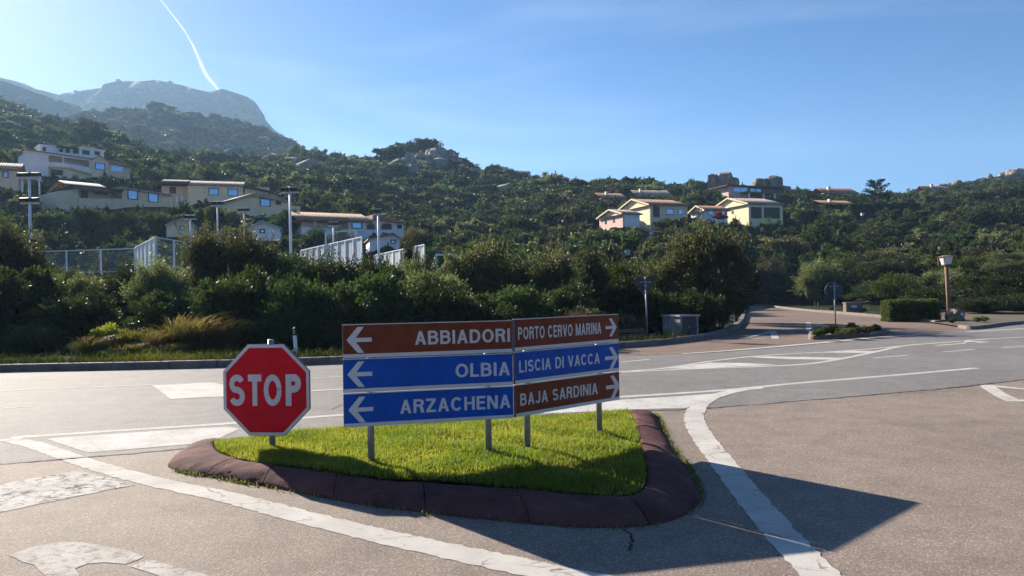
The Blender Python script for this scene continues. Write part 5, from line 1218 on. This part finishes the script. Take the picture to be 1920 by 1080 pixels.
# middle distance and hillside bushes
HILL = []
for i, (mk, nc, nl, ll, lw) in enumerate((('lf_dark', 44, 4200, .28, .16), ('lf_green', 40, 4200, .28, .16), ('lf_olive', 46, 4200, .27, .15), ('lf_dark', 36, 4200, .29, .165), ('lf_brown', 40, 3800, .27, .13))):
    HILL.append(crown('hill_crown', 60+i, M[mk], nc, nl, ll, lw, cr=(.15, .28), spiky=.03, ck=.50, asp=(2.6, 2.6, 2.9)))
LIM = [(95, 355, 389, 121), (40, 250, 326, 150), (290, 460, 374, 130), (430, 570, 398, 116), (552, 765, 436, 103), (-70, 80, 345, 121), (455, 535, 428, 87), (305, 370, 423, 93), (685, 756, 449, 85),
       (55, 260, 500, 62), (245, 362, 485, 58), (555, 685, 470, 66), (610, 670, 450, 66), (695, 800, 492, 75), (520, 566, 430, 62), (1112, 1205, 424, 128), (1160, 1300, 402, 140), (1295, 1345, 402, 138), (1330, 1475, 404, 143), (1362, 1476, 369, 185),
       (1125, 1180, 371, 170), (1190, 1264, 366, 188), (1543, 1614, 361, 194), (1540, 1612, 383, 160), (1658, 1730, 388, 162), (1736, 1784, 358, 264), (1325, 1480, 352, 204), (1612, 1680, 372, 158), (1596, 1692, 360, 218), (722, 878, 304, 284), (375, 620, 304, 262), (1213, 1232, 444, 112), (1170, 1184, 482, 78), (1610, 1626, 408, 140)]
def clear(px, D, ytop, w):
    for x0, x1, yl, Dh in LIM:
        if x0 - w*.45 < px < x1 + w*.45 and D < Dh + 8:
            if ytop < yl - 4: return False
            if Dh - 1 < D and ytop < yl + 6: return False
    return True
hg = random.Random(21); bushes = []; spots = []
def try_bush(px, D, H, W):
    X = (px - 960)/FPX*D; z = float(zt(X, D)); x2, yt = pix((X, D, z + H)); wp = W*2*FPX/D
    if not clear(x2, D, yt, wp): return False
    for (a, b2, c) in spots:
        if (a-X)**2 + (b2-D)**2 < (.64*(c+W))**2: return False
    spots.append((X, D, W)); bushes.append((X, D, z, H, W)); return True
n = 0; tries = 0
while len(bushes) < 2000 and tries < 60000:
    tries += 1
    D = 40*math.exp(hg.random()*math.log(210/40)); px = hg.uniform(-120, 2040)
    if px > 1230 and D < 88 and not (px > 1690 and D > 76): continue
    if D < 84 and px < 820 and hg.random() < .5: continue
    H = hg.uniform(1.5, 4.0)*(1 + .1*(D > 120)); W = hg.uniform(1.5, 3.6)
    if hg.random() < .16: H *= 1.45; W *= 1.45
    if D < 60: H *= .9
    try_bush(px, D, H, W)
bushes.sort(key=lambda t: -t[4]/t[1])
print('bushes', len(bushes), tries)
LAND = [('the ochre villa', 215, 372), ('the highest white villa', 130, 300), ('the cream villa', 400, 356), ('the small cream gable', 500, 383), ('the long red-tiled house', 660, 420), ('the wire mesh fence', 160, 495), ('the long slatted fence', 620, 460),
        ('the pink house', 1150, 412), ('the left yellow gabled villa', 1225, 395), ('the right gabled villa', 1400, 395), ('the rock tower', 1352, 340), ('the dark conifer', 1645, 355), ('the long dark hedge', 1640, 398), ('the street lamp', 1776, 530), ('the big roadside tree', 1330, 480),
        ('the skyline knob', 800, 305), ('the small white frame', 835, 478), ('the leaning slabs', 490, 320), ('the far right ridge', 1880, 340), ('the stone block', 1600, 577), ('the ABBIADORI panel', 800, 600), ('the give-way sign', 1213, 560), ('the clipped hedge', 1714, 583)]
def where(px, py):
    n_, lx, ly = min(LAND, key=lambda t: (t[1]-px)**2 + ((t[2]-py)*1.4)**2); dx, dy = px-lx, py-ly
    d = math.hypot(dx, dy); far = 'well ' if d > 170 else ''
    rel = ('right of' if dx > 0 else 'left of') if abs(dx) > abs(dy)*1.2 else ('below' if dy > 0 else 'above')
    return far + rel + ' ' + n_
ORD = ['leftmost', 'second', 'third', 'fourth', 'fifth', 'sixth', 'seventh', 'eighth', 'ninth', 'tenth', 'eleventh', 'twelfth', 'thirteenth', 'fourteenth', 'fifteenth', 'sixteenth', 'seventeenth', 'eighteenth', 'nineteenth', 'twentieth']
def rank_labels(items, plural):
    """items: [(object, image column, label)]; look-alikes are told apart by their order from the left"""
    by = {}
    for o, px, lab in items: by.setdefault(lab, []).append((px, o))
    for lab, L in by.items():
        L.sort(key=lambda t: t[0])
        for i, (px, o) in enumerate(L):
            if len(L) == 1: o['label'] = lab
            elif i >= len(ORD): o['label'] = lab
            else: o['label'] = ('leftmost' if i == 0 else 'rightmost' if i == len(L)-1 else ORD[i] + ' from left') + (' ' if i in (0, len(L)-1) else ' ') + lab
KN = ['dark evergreen', 'fresh green', 'grey-green', 'dark rounded', 'brownish']
first = {}
NB = 300; LB = []
for i, (X, D, z, H, W) in enumerate(bushes[:NB]):
    px = 960 + FPX*X/D; k = hg.choices(range(5), (4, 3, 3, 4, 1.2))[0]
    if D < 62:
        key = ['dark', 'green', 'olive', 'dark2', 'brown'][k]; root = empty('bush', (X, D, z-.1), hg.uniform(0, 6.28)); c = link('crown', NEAR[key][0], root); c.scale = (W, W, H); t = link('trunk', NEAR[key][1], root); t.scale = (W*.8, W*.8, H)
    else:
        root = link('bush', HILL[k]); root.location = (X, D, z-.15); root.scale = (W, W*hg.uniform(.85, 1.2), H); root.rotation_euler = (0, 0, hg.uniform(0, 6.28)); first.setdefault(k, root)
    qx, qy = pix((X, D, z + H*.6)); setp(root, 'bush', 'bush', 'bushes on the slopes'); LB.append((root, qx, KN[k] + ' bush ' + where(qx, qy)))
rank_labels(LB, 'bushes')
for gname in (G1, G2):
    rank_labels([(o, pix(o.location)[0], o['label']) for o in list(COL.objects) if o.get('group') == gname], '')
rank_labels([(o, pix(o.location)[0], 'grey boulder in scrub ' + where(*pix(o.location))) for o in list(COL.objects) if o.get('group') == 'boulders on the middle slope'], '')
fr = sorted([o for o in list(COL.objects) if o.get('group') == 'boulders on the far right hill'], key=lambda o: -o.location.z)
rank_labels([(o, pix(o.location)[0], 'pale granite boulder ' + ('near the crest of' if i < 15 else 'midway down' if i < 31 else 'at the foot of') + ' the far right hill') for i, o in enumerate(fr)], '')
# everything further up the slopes reads as one mass of scrub
rest = bushes[NB:]; PT = [(X, D, z-.2, W, H, hg.uniform(0, 6.28), hg.choices(range(5), (4, 3, 3, 4, 1.2))[0]) for X, D, z, H, W in rest]
for _ in range(8500):
    D = 170*math.exp(hg.random()**.8*math.log(690/170)); px = hg.uniform(-140, 2060); X = (px-960)/FPX*D; z = float(zt(X, D)); H = hg.uniform(1.6, 4.2)*(1 + (D-170)/600); W = hg.uniform(2.0, 5.2)*(1 + (D-170)/450)
    if hg.random() < .14: H *= 1.6; W *= 1.5
    x2, yt = pix((X, D, z+H))
    if not clear(x2, D, yt, W*2*FPX/D): continue
    if px > 1740 and 290 < D < 440:
        if hg.random() < .45: continue
        H *= .6; W *= .6
    PT.append((X, D, z-.3, W, H, hg.uniform(0, 6.28), hg.choices(range(5), (4, 2, 3, 4, 2))[0]))
def scatter(name, pts, label, protos):
    """one object: crowns instanced on its points"""
    me = bpy.data.meshes.new(name); me.vertices.add(len(pts)); me.vertices.foreach_set('co', np.array([p[:3] for p in pts], dtype=np.float32).ravel())
    a = me.attributes.new('siz', 'FLOAT_VECTOR', 'POINT'); a.data.foreach_set('vector', np.array([(p[3], p[3], p[4]) for p in pts], dtype=np.float32).ravel())
    a = me.attributes.new('yaw', 'FLOAT_VECTOR', 'POINT'); a.data.foreach_set('vector', np.array([(0, 0, p[5]) for p in pts], dtype=np.float32).ravel())
    a = me.attributes.new('kin', 'INT', 'POINT'); a.data.foreach_set('value', np.array([p[6] for p in pts], dtype=np.int32))
    me.update(); o = link(name, me); setp(o, label, 'scrub', kind='stuff')
    ng = bpy.data.node_groups.new(name, 'GeometryNodeTree'); ng.interface.new_socket('Geometry', in_out='INPUT', socket_type='NodeSocketGeometry'); ng.interface.new_socket('Geometry', in_out='OUTPUT', socket_type='NodeSocketGeometry')
    N_ = ng.nodes; L_ = ng.links; gi = N_.new('NodeGroupInput'); go = N_.new('NodeGroupOutput'); jn = N_.new('GeometryNodeJoinGeometry')
    def attr(nm, t): k = N_.new('GeometryNodeInputNamedAttribute'); k.data_type = t; k.inputs['Name'].default_value = nm; return k
    sa, ya, ka = attr('siz', 'FLOAT_VECTOR'), attr('yaw', 'FLOAT_VECTOR'), attr('kin', 'INT')
    for k, po in protos.items():
        io = N_.new('GeometryNodeObjectInfo'); io.transform_space = 'ORIGINAL'; io.inputs['Object'].default_value = po
        cmp = N_.new('FunctionNodeCompare'); cmp.data_type = 'INT'; cmp.operation = 'EQUAL'; L_.new(ka.outputs['Attribute'], cmp.inputs[2]); cmp.inputs[3].default_value = k
        ip = N_.new('GeometryNodeInstanceOnPoints'); L_.new(gi.outputs[0], ip.inputs['Points']); L_.new(cmp.outputs['Result'], ip.inputs['Selection']); L_.new(io.outputs['Geometry'], ip.inputs['Instance'])
        L_.new(ya.outputs['Attribute'], ip.inputs['Rotation']); L_.new(sa.outputs['Attribute'], ip.inputs['Scale']); L_.new(ip.outputs['Instances'], jn.inputs[0])
    L_.new(jn.outputs[0], go.inputs[0]); md = o.modifiers.new('scatter', 'NODES'); md.node_group = ng; return o
for k in range(5):
    if k not in first:
        r = link('bush', HILL[k]); r.location = (-30+k*3, 95, float(zt(-30+k*3, 95))); r.scale = (2, 2, 2.4); lab = KN[k] + ' bush on the slope round the left villas'; setp(r, lab, 'bush', 'bushes on the slopes'); first[k] = r
scatter('hillside_scrub', PT, 'dense mediterranean scrub covering the upper slopes', first)
# scattered trees and scrub on the far mountain crests
MT = []
for name in ('mountain', 'mountain.001'):
    o = bpy.data.objects[name]; co = np.zeros(len(o.data.vertices)*3, dtype=np.float32); o.data.vertices.foreach_get('co', co); co = co.reshape(-1, 3)
    sel = hg.sample(range(len(co)), min(len(co), 2600 if name == 'mountain' else 1700))
    for i in sel:
        v = co[i]; q = mnoise.noise(Vector((v[0]/90, v[1]/90, v[2]/60)))
        if q < -.05 or v[1] > (1480 if name == 'mountain' else 980): continue
        W = hg.uniform(4, 8); MT.append((float(v[0]) + hg.uniform(-5, 5), float(v[1]), float(v[2]) - 1.5, W, W*hg.uniform(.7, 1.1), hg.uniform(0, 6.28), hg.choice((0, 3, 2, 4))))
scatter('mountain_scrub', MT, 'sparse dark scrub dotting the hazy far mountain', first)

# dark spreading conifer on the right ridge
def conifer():
    D = 152; c = P(1645, 333, D); zb = float(zt(c.x, D)); H = c.z - zb; root = empty('conifer_tree', (c.x, D, zb)); setp(root, 'dark spreading conifer standing out on the right skyline', 'tree')
    r = random.Random(4); g = np.random.default_rng(9); b = MB(); b.tube([(0, 0, -.3), (.1, 0, H*.5), (0, 0, H*.95)], [.3, .2, .05], 8); Vs = []; Tn = []
    for k in range(46):
        z0 = H*(.18 + .72*r.random()); a = r.uniform(0, 6.28); ln = (3.6*(1.05 - z0/H) + .8)*r.uniform(.75, 1.1); tip = Vector((math.cos(a)*ln, math.sin(a)*ln, z0 + ln*.38)); o = Vector((0, 0, z0))
        b.tube([o, o.lerp(tip, .5) + Vector((0, 0, -.1)), tip], [.09, .06, .02], 5, False)
        for j in range(90):
            t = .25 + .8*r.random(); p = o.lerp(tip, t) + Vector(g.normal(size=3))*.22*(1.25-t*.6); d = (tip-o).normalized() + Vector(g.normal(size=3))*.45; d.normalize(); s = d.cross(Vector(g.normal(size=3))).normalized()*.07; L = r.uniform(.25, .5)
            Vs += [p - d*L/2, p + s, p + d*L/2, p - s]; Tn += [r.random()]*4
    b.build('trunk', M['bark'], root); link('crown', np_mesh('crown', np.array([tuple(v) for v in Vs]), np.arange(len(Vs)).reshape(-1, 4), M['lf_conifer'], tint=Tn), root)
conifer()

# clipped hedges
def hedge(name, label, c, rz, L, W, H, n, leaf, seed, mk='lf_green'):
    g = np.random.default_rng(seed); root = empty(name, c, rz); setp(root, label, 'hedge')
    f = g.integers(0, 4, n); u = g.uniform(0, 1, n); v = g.uniform(0, 1, n); dpt = g.uniform(-.06, .09, n)
    X = np.where(f == 0, u*L, np.where(f == 1, u*L, np.where(f == 2, dpt, L-dpt))); Y = np.where(f == 0, dpt, np.where(f == 1, u*0 + v*W, v*W)); Z = np.where(f == 1, H-dpt, np.where(f == 0, v*H, u*H))
    bul = .05*np.sin(X*4+1)*np.sin(Z*5); Y = Y + np.where(f == 0, bul, 0); Z = Z + np.where(f == 1, bul, 0)
    p = np.stack([X, Y, Z], -1); ax = g.normal(size=(n, 3)); ax /= np.linalg.norm(ax, axis=1)[:, None]; sd = np.cross(ax, g.normal(size=(n, 3))); sd /= np.linalg.norm(sd, axis=1)[:, None]
    Lf = leaf*g.uniform(.6, 1.3, n)[:, None]; V = np.stack([p-ax*Lf/2, p+sd*Lf*.25, p+ax*Lf/2, p-sd*Lf*.25], 1).reshape(-1, 3)
    link('foliage', np_mesh('foliage', V, np.arange(n*4).reshape(-1, 4), M[mk], tint=np.repeat(g.uniform(0, 1, n), 4)), root)
    b = MB(); b.box(.12, L-.12, .12, W-.12, -.1, H-.12); me = b.mesh('inner_twigs', M[mk]); link('inner_twigs', me, root)
c = gp(1669, 604); hedge('clipped_hedge', 'box-clipped green hedge left of the leaning street lamp', (c.x, c.y, 0), R(-3), 92*c.y/FPX, 1.0, 40*c.y/FPX, 9000, .085, 3, 'lf_hedge')
c = P(1548, 400, 148); zb = float(zt(c.x, 148)); hedge('long_hedge', 'long dark hedge high on the right slope below the conifer', (c.x, 148, zb-.3), R(2), 182*148/FPX, 2.0, zy(1548, 383, 148)-zb+.3, 5200, .35, 6, 'lf_dark')

# small planted island at the mouth of the side road
ISL2 = [gp(*p) for p in [(1519,637),(1560,635.5),(1620,632),(1662,629.5),(1672,627),(1655,623.5),(1600,616),(1545,613),(1522,620),(1516,630)]]
il = spline(ISL2, 5, True); cen2 = sum(il, Vector())/len(il)
k2 = kerb_strip('planter_kerb', il + [il[0], il[1]], .16, .15, M['kerb']); setp(k2, kind='structure')
b = MB(); b.poly([(*(cen2.lerp(p, .93))[:2], .13) for p in il]); setp(b.build('planter_soil', M['earth']), kind='structure')
for i, (px, py, hh, w, key) in enumerate([(1548, 628, 16, 26, 'green'), (1562, 628, 20, 26, 'dark'), (1578, 629, 12, 30, 'green'), (1597, 622, 17, 26, 'dark2'), (1608, 627, 14, 26, 'dark'), (1625, 626, 15, 28, 'olive'), (1642, 623, 15, 20, 'dark2'), (1590, 630, 10, 30, 'olive2'), (1535, 632, 9, 26, 'green')]):
    p = gp(px, py, .13); plant('planter_bush', px, p.y, py-hh, w, key, ['leftmost low bush', 'round dark clipped bush', 'low spreading bush', 'dark bush at the back', 'small dark bush', 'grey-green tufted bush', 'rightmost round bush', 'low grey-green bush', 'flat ground-hugging bush'][i] + ' on the small planted island by the side road', 'bush', 'bushes on the small planted island', False, zb=.12)
# right hand verge with lamp, hedge and boulder
vz = [gp(*p) for p in [(1660,601),(1752,607),(1795,614),(1820,617),(1860,613),(1895,609),(2000,602),(2300,592),(2300,575),(1700,582),(1590,588),(1500,583),(1420,574),(1400,569),(1420,566),(1700,570)]]
b = MB(); b.poly([(p.x, p.y, .06) for p in [gp(*q) for q in [(1660,600),(1752,607),(1795,613.5),(1820,616.5),(1860,613),(1895,608.5),(2000,602),(2300,592),(2300,577),(1900,580),(1660,588)]]]); setp(b.build('roadside_verge', M['earth']), kind='structure')
kr = spline([gp(*p) for p in [(1795,615),(1820,618),(1860,614),(1895,609.5),(2000,602.5),(2300,592.5)]], 4); setp(kerb_strip('verge_kerb', kr, .25, .14, M['kerb']), kind='structure')
kr = spline([gp(*p) for p in [(1398,571),(1440,575),(1500,582),(1560,587),(1640,594),(1700,600),(1752,606.5)]], 4); setp(kerb_strip('verge_kerb', kr, .3, .14, M['kerb']), kind='structure')
for px, py, hh, w, key, lab in ((1832, 607, 12, 20, 'olive', 'left small grey-green bush right of the boulder'), (1845, 606, 10, 18, 'olive2', 'right small grey-green bush right of the boulder'), (1618, 588, 12, 16, 'olive', 'small tufted bush beside the stone block'), (1785, 609, 6, 16, 'dark', 'tiny dark bush before the boulder'), (1560, 583, 8, 14, 'olive2', 'tiny bush on the kerb by the round sign')):
    p = gp(px, py); plant('low_bush', px, p.y, py-hh, w, key, lab, 'bush', 'low bushes on the right verge', False, zb=.05)
# red blossom by the cottage
p = P(1350, 404, 128); root = empty('flowering_bush', (p.x, 128, p.z-.8)); setp(root, 'red flowering bush before the low cottage', 'bush'); cb = link('blossom', crown('blossom', 77, M['lf_red'], 16, 500, .2, .12), root); cb.scale = (1.2, 1, 1.6)
bb = link('foliage', HILL[0], root); bb.scale = (1.6, 1.3, 1.0)

# verge between kerb and shrubs
g = np.random.default_rng(31); N = 34000
px = g.uniform(-420, 1300, N); dd = g.uniform(.3, 1, N)**1.3
kx = np.array([pix(p)[0] for p in KL]); kd = np.array([p.y for p in KL]); o_ = np.argsort(kx); kD = np.interp(px, kx[o_], kd[o_])
D = kD + .38 + (dd-.0)*7.5*g.uniform(0, 1, N); X = (px-960)/FPX*D; Z = zt(X, D); Z = np.maximum(Z, -.03)
painted_sun = np.exp(-((px-290)/130)**2); hgt = .11 + .20*g.uniform(0, 1, N)*(.5 + .5*np.sin(X*1.7)*np.sin(D*2.1)) + .12*painted_sun  # sunlit patch of the verge, painted through blade tint and height
setp(link('verge_grass', blades('verge_grass', X, D, Z, hgt, .03, M['grass_verge'], 33, .9, np.clip(.25 + .5*painted_sun + g.uniform(-.3, .3, N), 0, 1))), 'uneven grass and weeds on the verge behind the far kerb', 'grass', kind='stuff')
N = 12000; px = g.uniform(-420, 1290, N); kD = np.interp(px, kx[o_], kd[o_]); D = kD + .30 + 1.3*g.uniform(0, 1, N)**1.4; X = (px-960)/FPX*D
setp(link('kerb_grass', blades('kerb_grass', X, D, np.full(N, .10), .12 + .26*g.uniform(0, 1, N)**2, .022, M['grass_verge'], 34, 1.0, np.clip(.02 + .6*np.exp(-((px-290)/120)**2) + g.uniform(-.2, .2, N), 0, 1))), 'rough grass hanging over the top of the far kerb', 'grass', kind='stuff')  # same sunlit patch painted into the tint, darker away from it
b = MB(); V = [];
vp = [p for p in KL if pix(p)[0] < 1330]
rows = []
for p in vp: rows.append([(p.x, p.y + .28, .10), (p.x, p.y + 1.5, .14), (p.x, p.y + 6, max(.1, float(zt(p.x, p.y+6)) + .03))])
for i in range(len(rows)-1):
    for k3 in range(2): b.poly([rows[i][k3], rows[i+1][k3], rows[i+1][k3+1], rows[i][k3+1]])
setp(b.build('verge', M['soil'], smooth=True), kind='structure')
def tussock(px, D, H, W, seed, label, mk='grass_dry', lean=(.55, 0)):
    g = np.random.default_rng(seed); c = P(px, 640, D); zb = .1; n = 900; V = []; F = []; T_ = []
    root = empty('grass_tussock', (c.x, D, zb)); setp(root, label, 'tall grass', 'dry grass tussocks on the verge')
    for part, nn, top in (('blades', 750, .8), ('plumes', 260, 1.0)):
        V = []; F = []; T_ = []
        for k in range(nn):
            a = g.uniform(0, 6.28); r0 = g.uniform(0, W*.4); h = H*top*g.uniform(.6, 1.1); o = np.array([math.cos(a)*r0, math.sin(a)*r0, -.05]); sp2 = g.uniform(.15, .75)*H
            dx, dy = math.cos(a)*sp2 + lean[0]*h*.6, math.sin(a)*sp2 + lean[1]*h; w = g.uniform(.006, .014); s = np.array([math.sin(a), -math.cos(a), 0])*w
            pts = [o + np.array([dx*t*t, dy*t*t, h*(t - .28*t**3)]) for t in (0, .4, .75, 1)]; i0 = len(V)
            for j, p in enumerate(pts):
                f = (1, .9, .7, .15)[j] if part == 'blades' else (.5, .5, 1.6, .9)[j]; V += [p - s*f, p + s*f]
            T_ += [g.uniform(0, 1)]*8; F += [(i0+2*j, i0+2*j+1, i0+2*j+3, i0+2*j+2) for j in range(3)]
        link(part, np_mesh(part, np.array(V), np.array(F), M[mk if part == 'plumes' else ('grass_verge' if seed % 2 else mk)], tint=T_), root)
for i, (px, D, H, W, lab) in enumerate([(295, 24.0, 1.1, 1.0, 'golden clump of tall grass in the middle of the sunlit verge'), (345, 24.4, 1.75, 1.5, 'largest dry grass clump bending right before the dark shrubs'), (385, 24.2, 1.55, 1.2, 'dry grass clump with long plumes left of the stop sign'), (165, 23.4, .9, .8, 'brownish grass clump at the left end of the sunlit verge'),
        (425, 24.6, 1.35, .8, 'thin dry grass clump just above the stop sign edge'), (240, 23.2, .6, 1.2, 'low golden grass clump near the kerb on the sunlit verge'), (315, 23.2, .55, 1.2, 'low dry grass clump at the kerb under the largest clump')]):
    tussock(px, D, H, W, 200+i, lab)
for px, D, yt, w, key, lab in ((200, 24.6, 612, 90, 'yellow', 'yellow-green leafy mound at the left of the sunlit verge'), (240, 24.2, 622, 90, 'yellow', 'yellow-green leafy mound in the middle of the sunlit verge'), (275, 24.4, 620, 70, 'yellow', 'yellow-green leafy mound beside the golden grass clump'), (225, 22.9, 652, 90, 'green', 'low green plant at the kerb under the leafy mounds'), (290, 22.9, 655, 80, 'green', 'low green plant at the kerb under the golden grass')):
    plant('verge_plant', px, D, yt, w, key, lab, 'plant', 'low plants on the sunlit verge', False, zb=.08)

# ------------------------------------------------------------------ vapour trail, far above
def contrail():
    m, n, l = new_mat('vapour_trail'); o = n.new('ShaderNodeOutputMaterial'); d = n.new('ShaderNodeBsdfTranslucent'); df = n.new('ShaderNodeBsdfDiffuse'); ad = n.new('ShaderNodeMixShader'); t = n.new('ShaderNodeBsdfTransparent'); mx = n.new('ShaderNodeMixShader')
    d.inputs['Color'].default_value = (.95, .95, .95, 1); df.inputs['Color'].default_value = (.95, .95, .95, 1)
    lw = n.new('ShaderNodeLayerWeight'); lw.inputs['Blend'].default_value = .5; tc = n.new('ShaderNodeTexCoord'); nz = n.new('ShaderNodeTexNoise'); nz.inputs['Scale'].default_value = .006; nz.inputs['Detail'].default_value = 7
    rp = n.new('ShaderNodeMapRange'); rp.inputs['From Min'].default_value = .3; rp.inputs['From Max'].default_value = .7; rp.inputs['To Min'].default_value = .35; rp.inputs['To Max'].default_value = 1
    inv = n.new('ShaderNodeMath'); inv.operation = 'SUBTRACT'; inv.inputs[0].default_value = 1.0; mu = n.new('ShaderNodeMath'); mu.operation = 'MULTIPLY'; m2 = n.new('ShaderNodeMath'); m2.operation = 'MULTIPLY'; m2.inputs[1].default_value = .33
    l.new(lw.outputs['Facing'], inv.inputs[1]); l.new(tc.outputs['Object'], nz.inputs['Vector']); l.new(nz.outputs['Fac'], rp.inputs['Value']); l.new(inv.outputs[0], mu.inputs[0]); l.new(rp.outputs['Result'], mu.inputs[1]); l.new(mu.outputs[0], m2.inputs[0])
    l.new(m2.outputs[0], mx.inputs['Fac']); l.new(t.outputs['BSDF'], mx.inputs[1]); l.new(df.outputs['BSDF'], ad.inputs[1]); l.new(d.outputs['BSDF'], ad.inputs[2]); ad.inputs['Fac'].default_value = .6; l.new(ad.outputs['Shader'], mx.inputs[2]); l.new(mx.outputs['Shader'], o.inputs['Surface'])
    pts = spline([P(x, y, 14000) for x, y in [(240,-90),(272,-45),(302,0),(325,30),(346,58),(364,90),(376,118),(388,142),(408,167),(430,190)]], 14); b = MB(); N_ = len(pts); rad = []
    for i, p in enumerate(pts):
        s = i/(N_-1); r = 22 + 34*math.exp(-((s-.74)/.16)**2) + 4*math.sin(i*.9)*math.sin(i*.37); rad.append(max(14, r)*.78); pts[i] = p + Vector((rnd.uniform(-4, 4), 0, rnd.uniform(-3, 3)))
    b.tube(pts, rad, 12); ob = b.build('contrail', m, None, True); setp(ob, 'thin white vapour trail slanting down to the mountain crest', 'contrail', kind='stuff'); ob.visible_shadow = True
contrail()

# ------------------------------------------------------------------ air
def haze():
    m, n, l = new_mat('haze_air'); o = n.new('ShaderNodeOutputMaterial'); v = n.new('ShaderNodeVolumePrincipled'); v.inputs['Color'].default_value = (.42, .68, 1.0, 1); v.inputs['Density'].default_value = HAZE; v.inputs['Anisotropy'].default_value = .25
    l.new(v.outputs['Volume'], o.inputs['Volume'])
    b = MB(); b.box(-2700, 2700, -2700, 2700, -1.2, 500); setp(b.build('haze', m), 'pale blue air between the road and the mountain', 'haze', kind='stuff')
HAZE = .00020
haze()
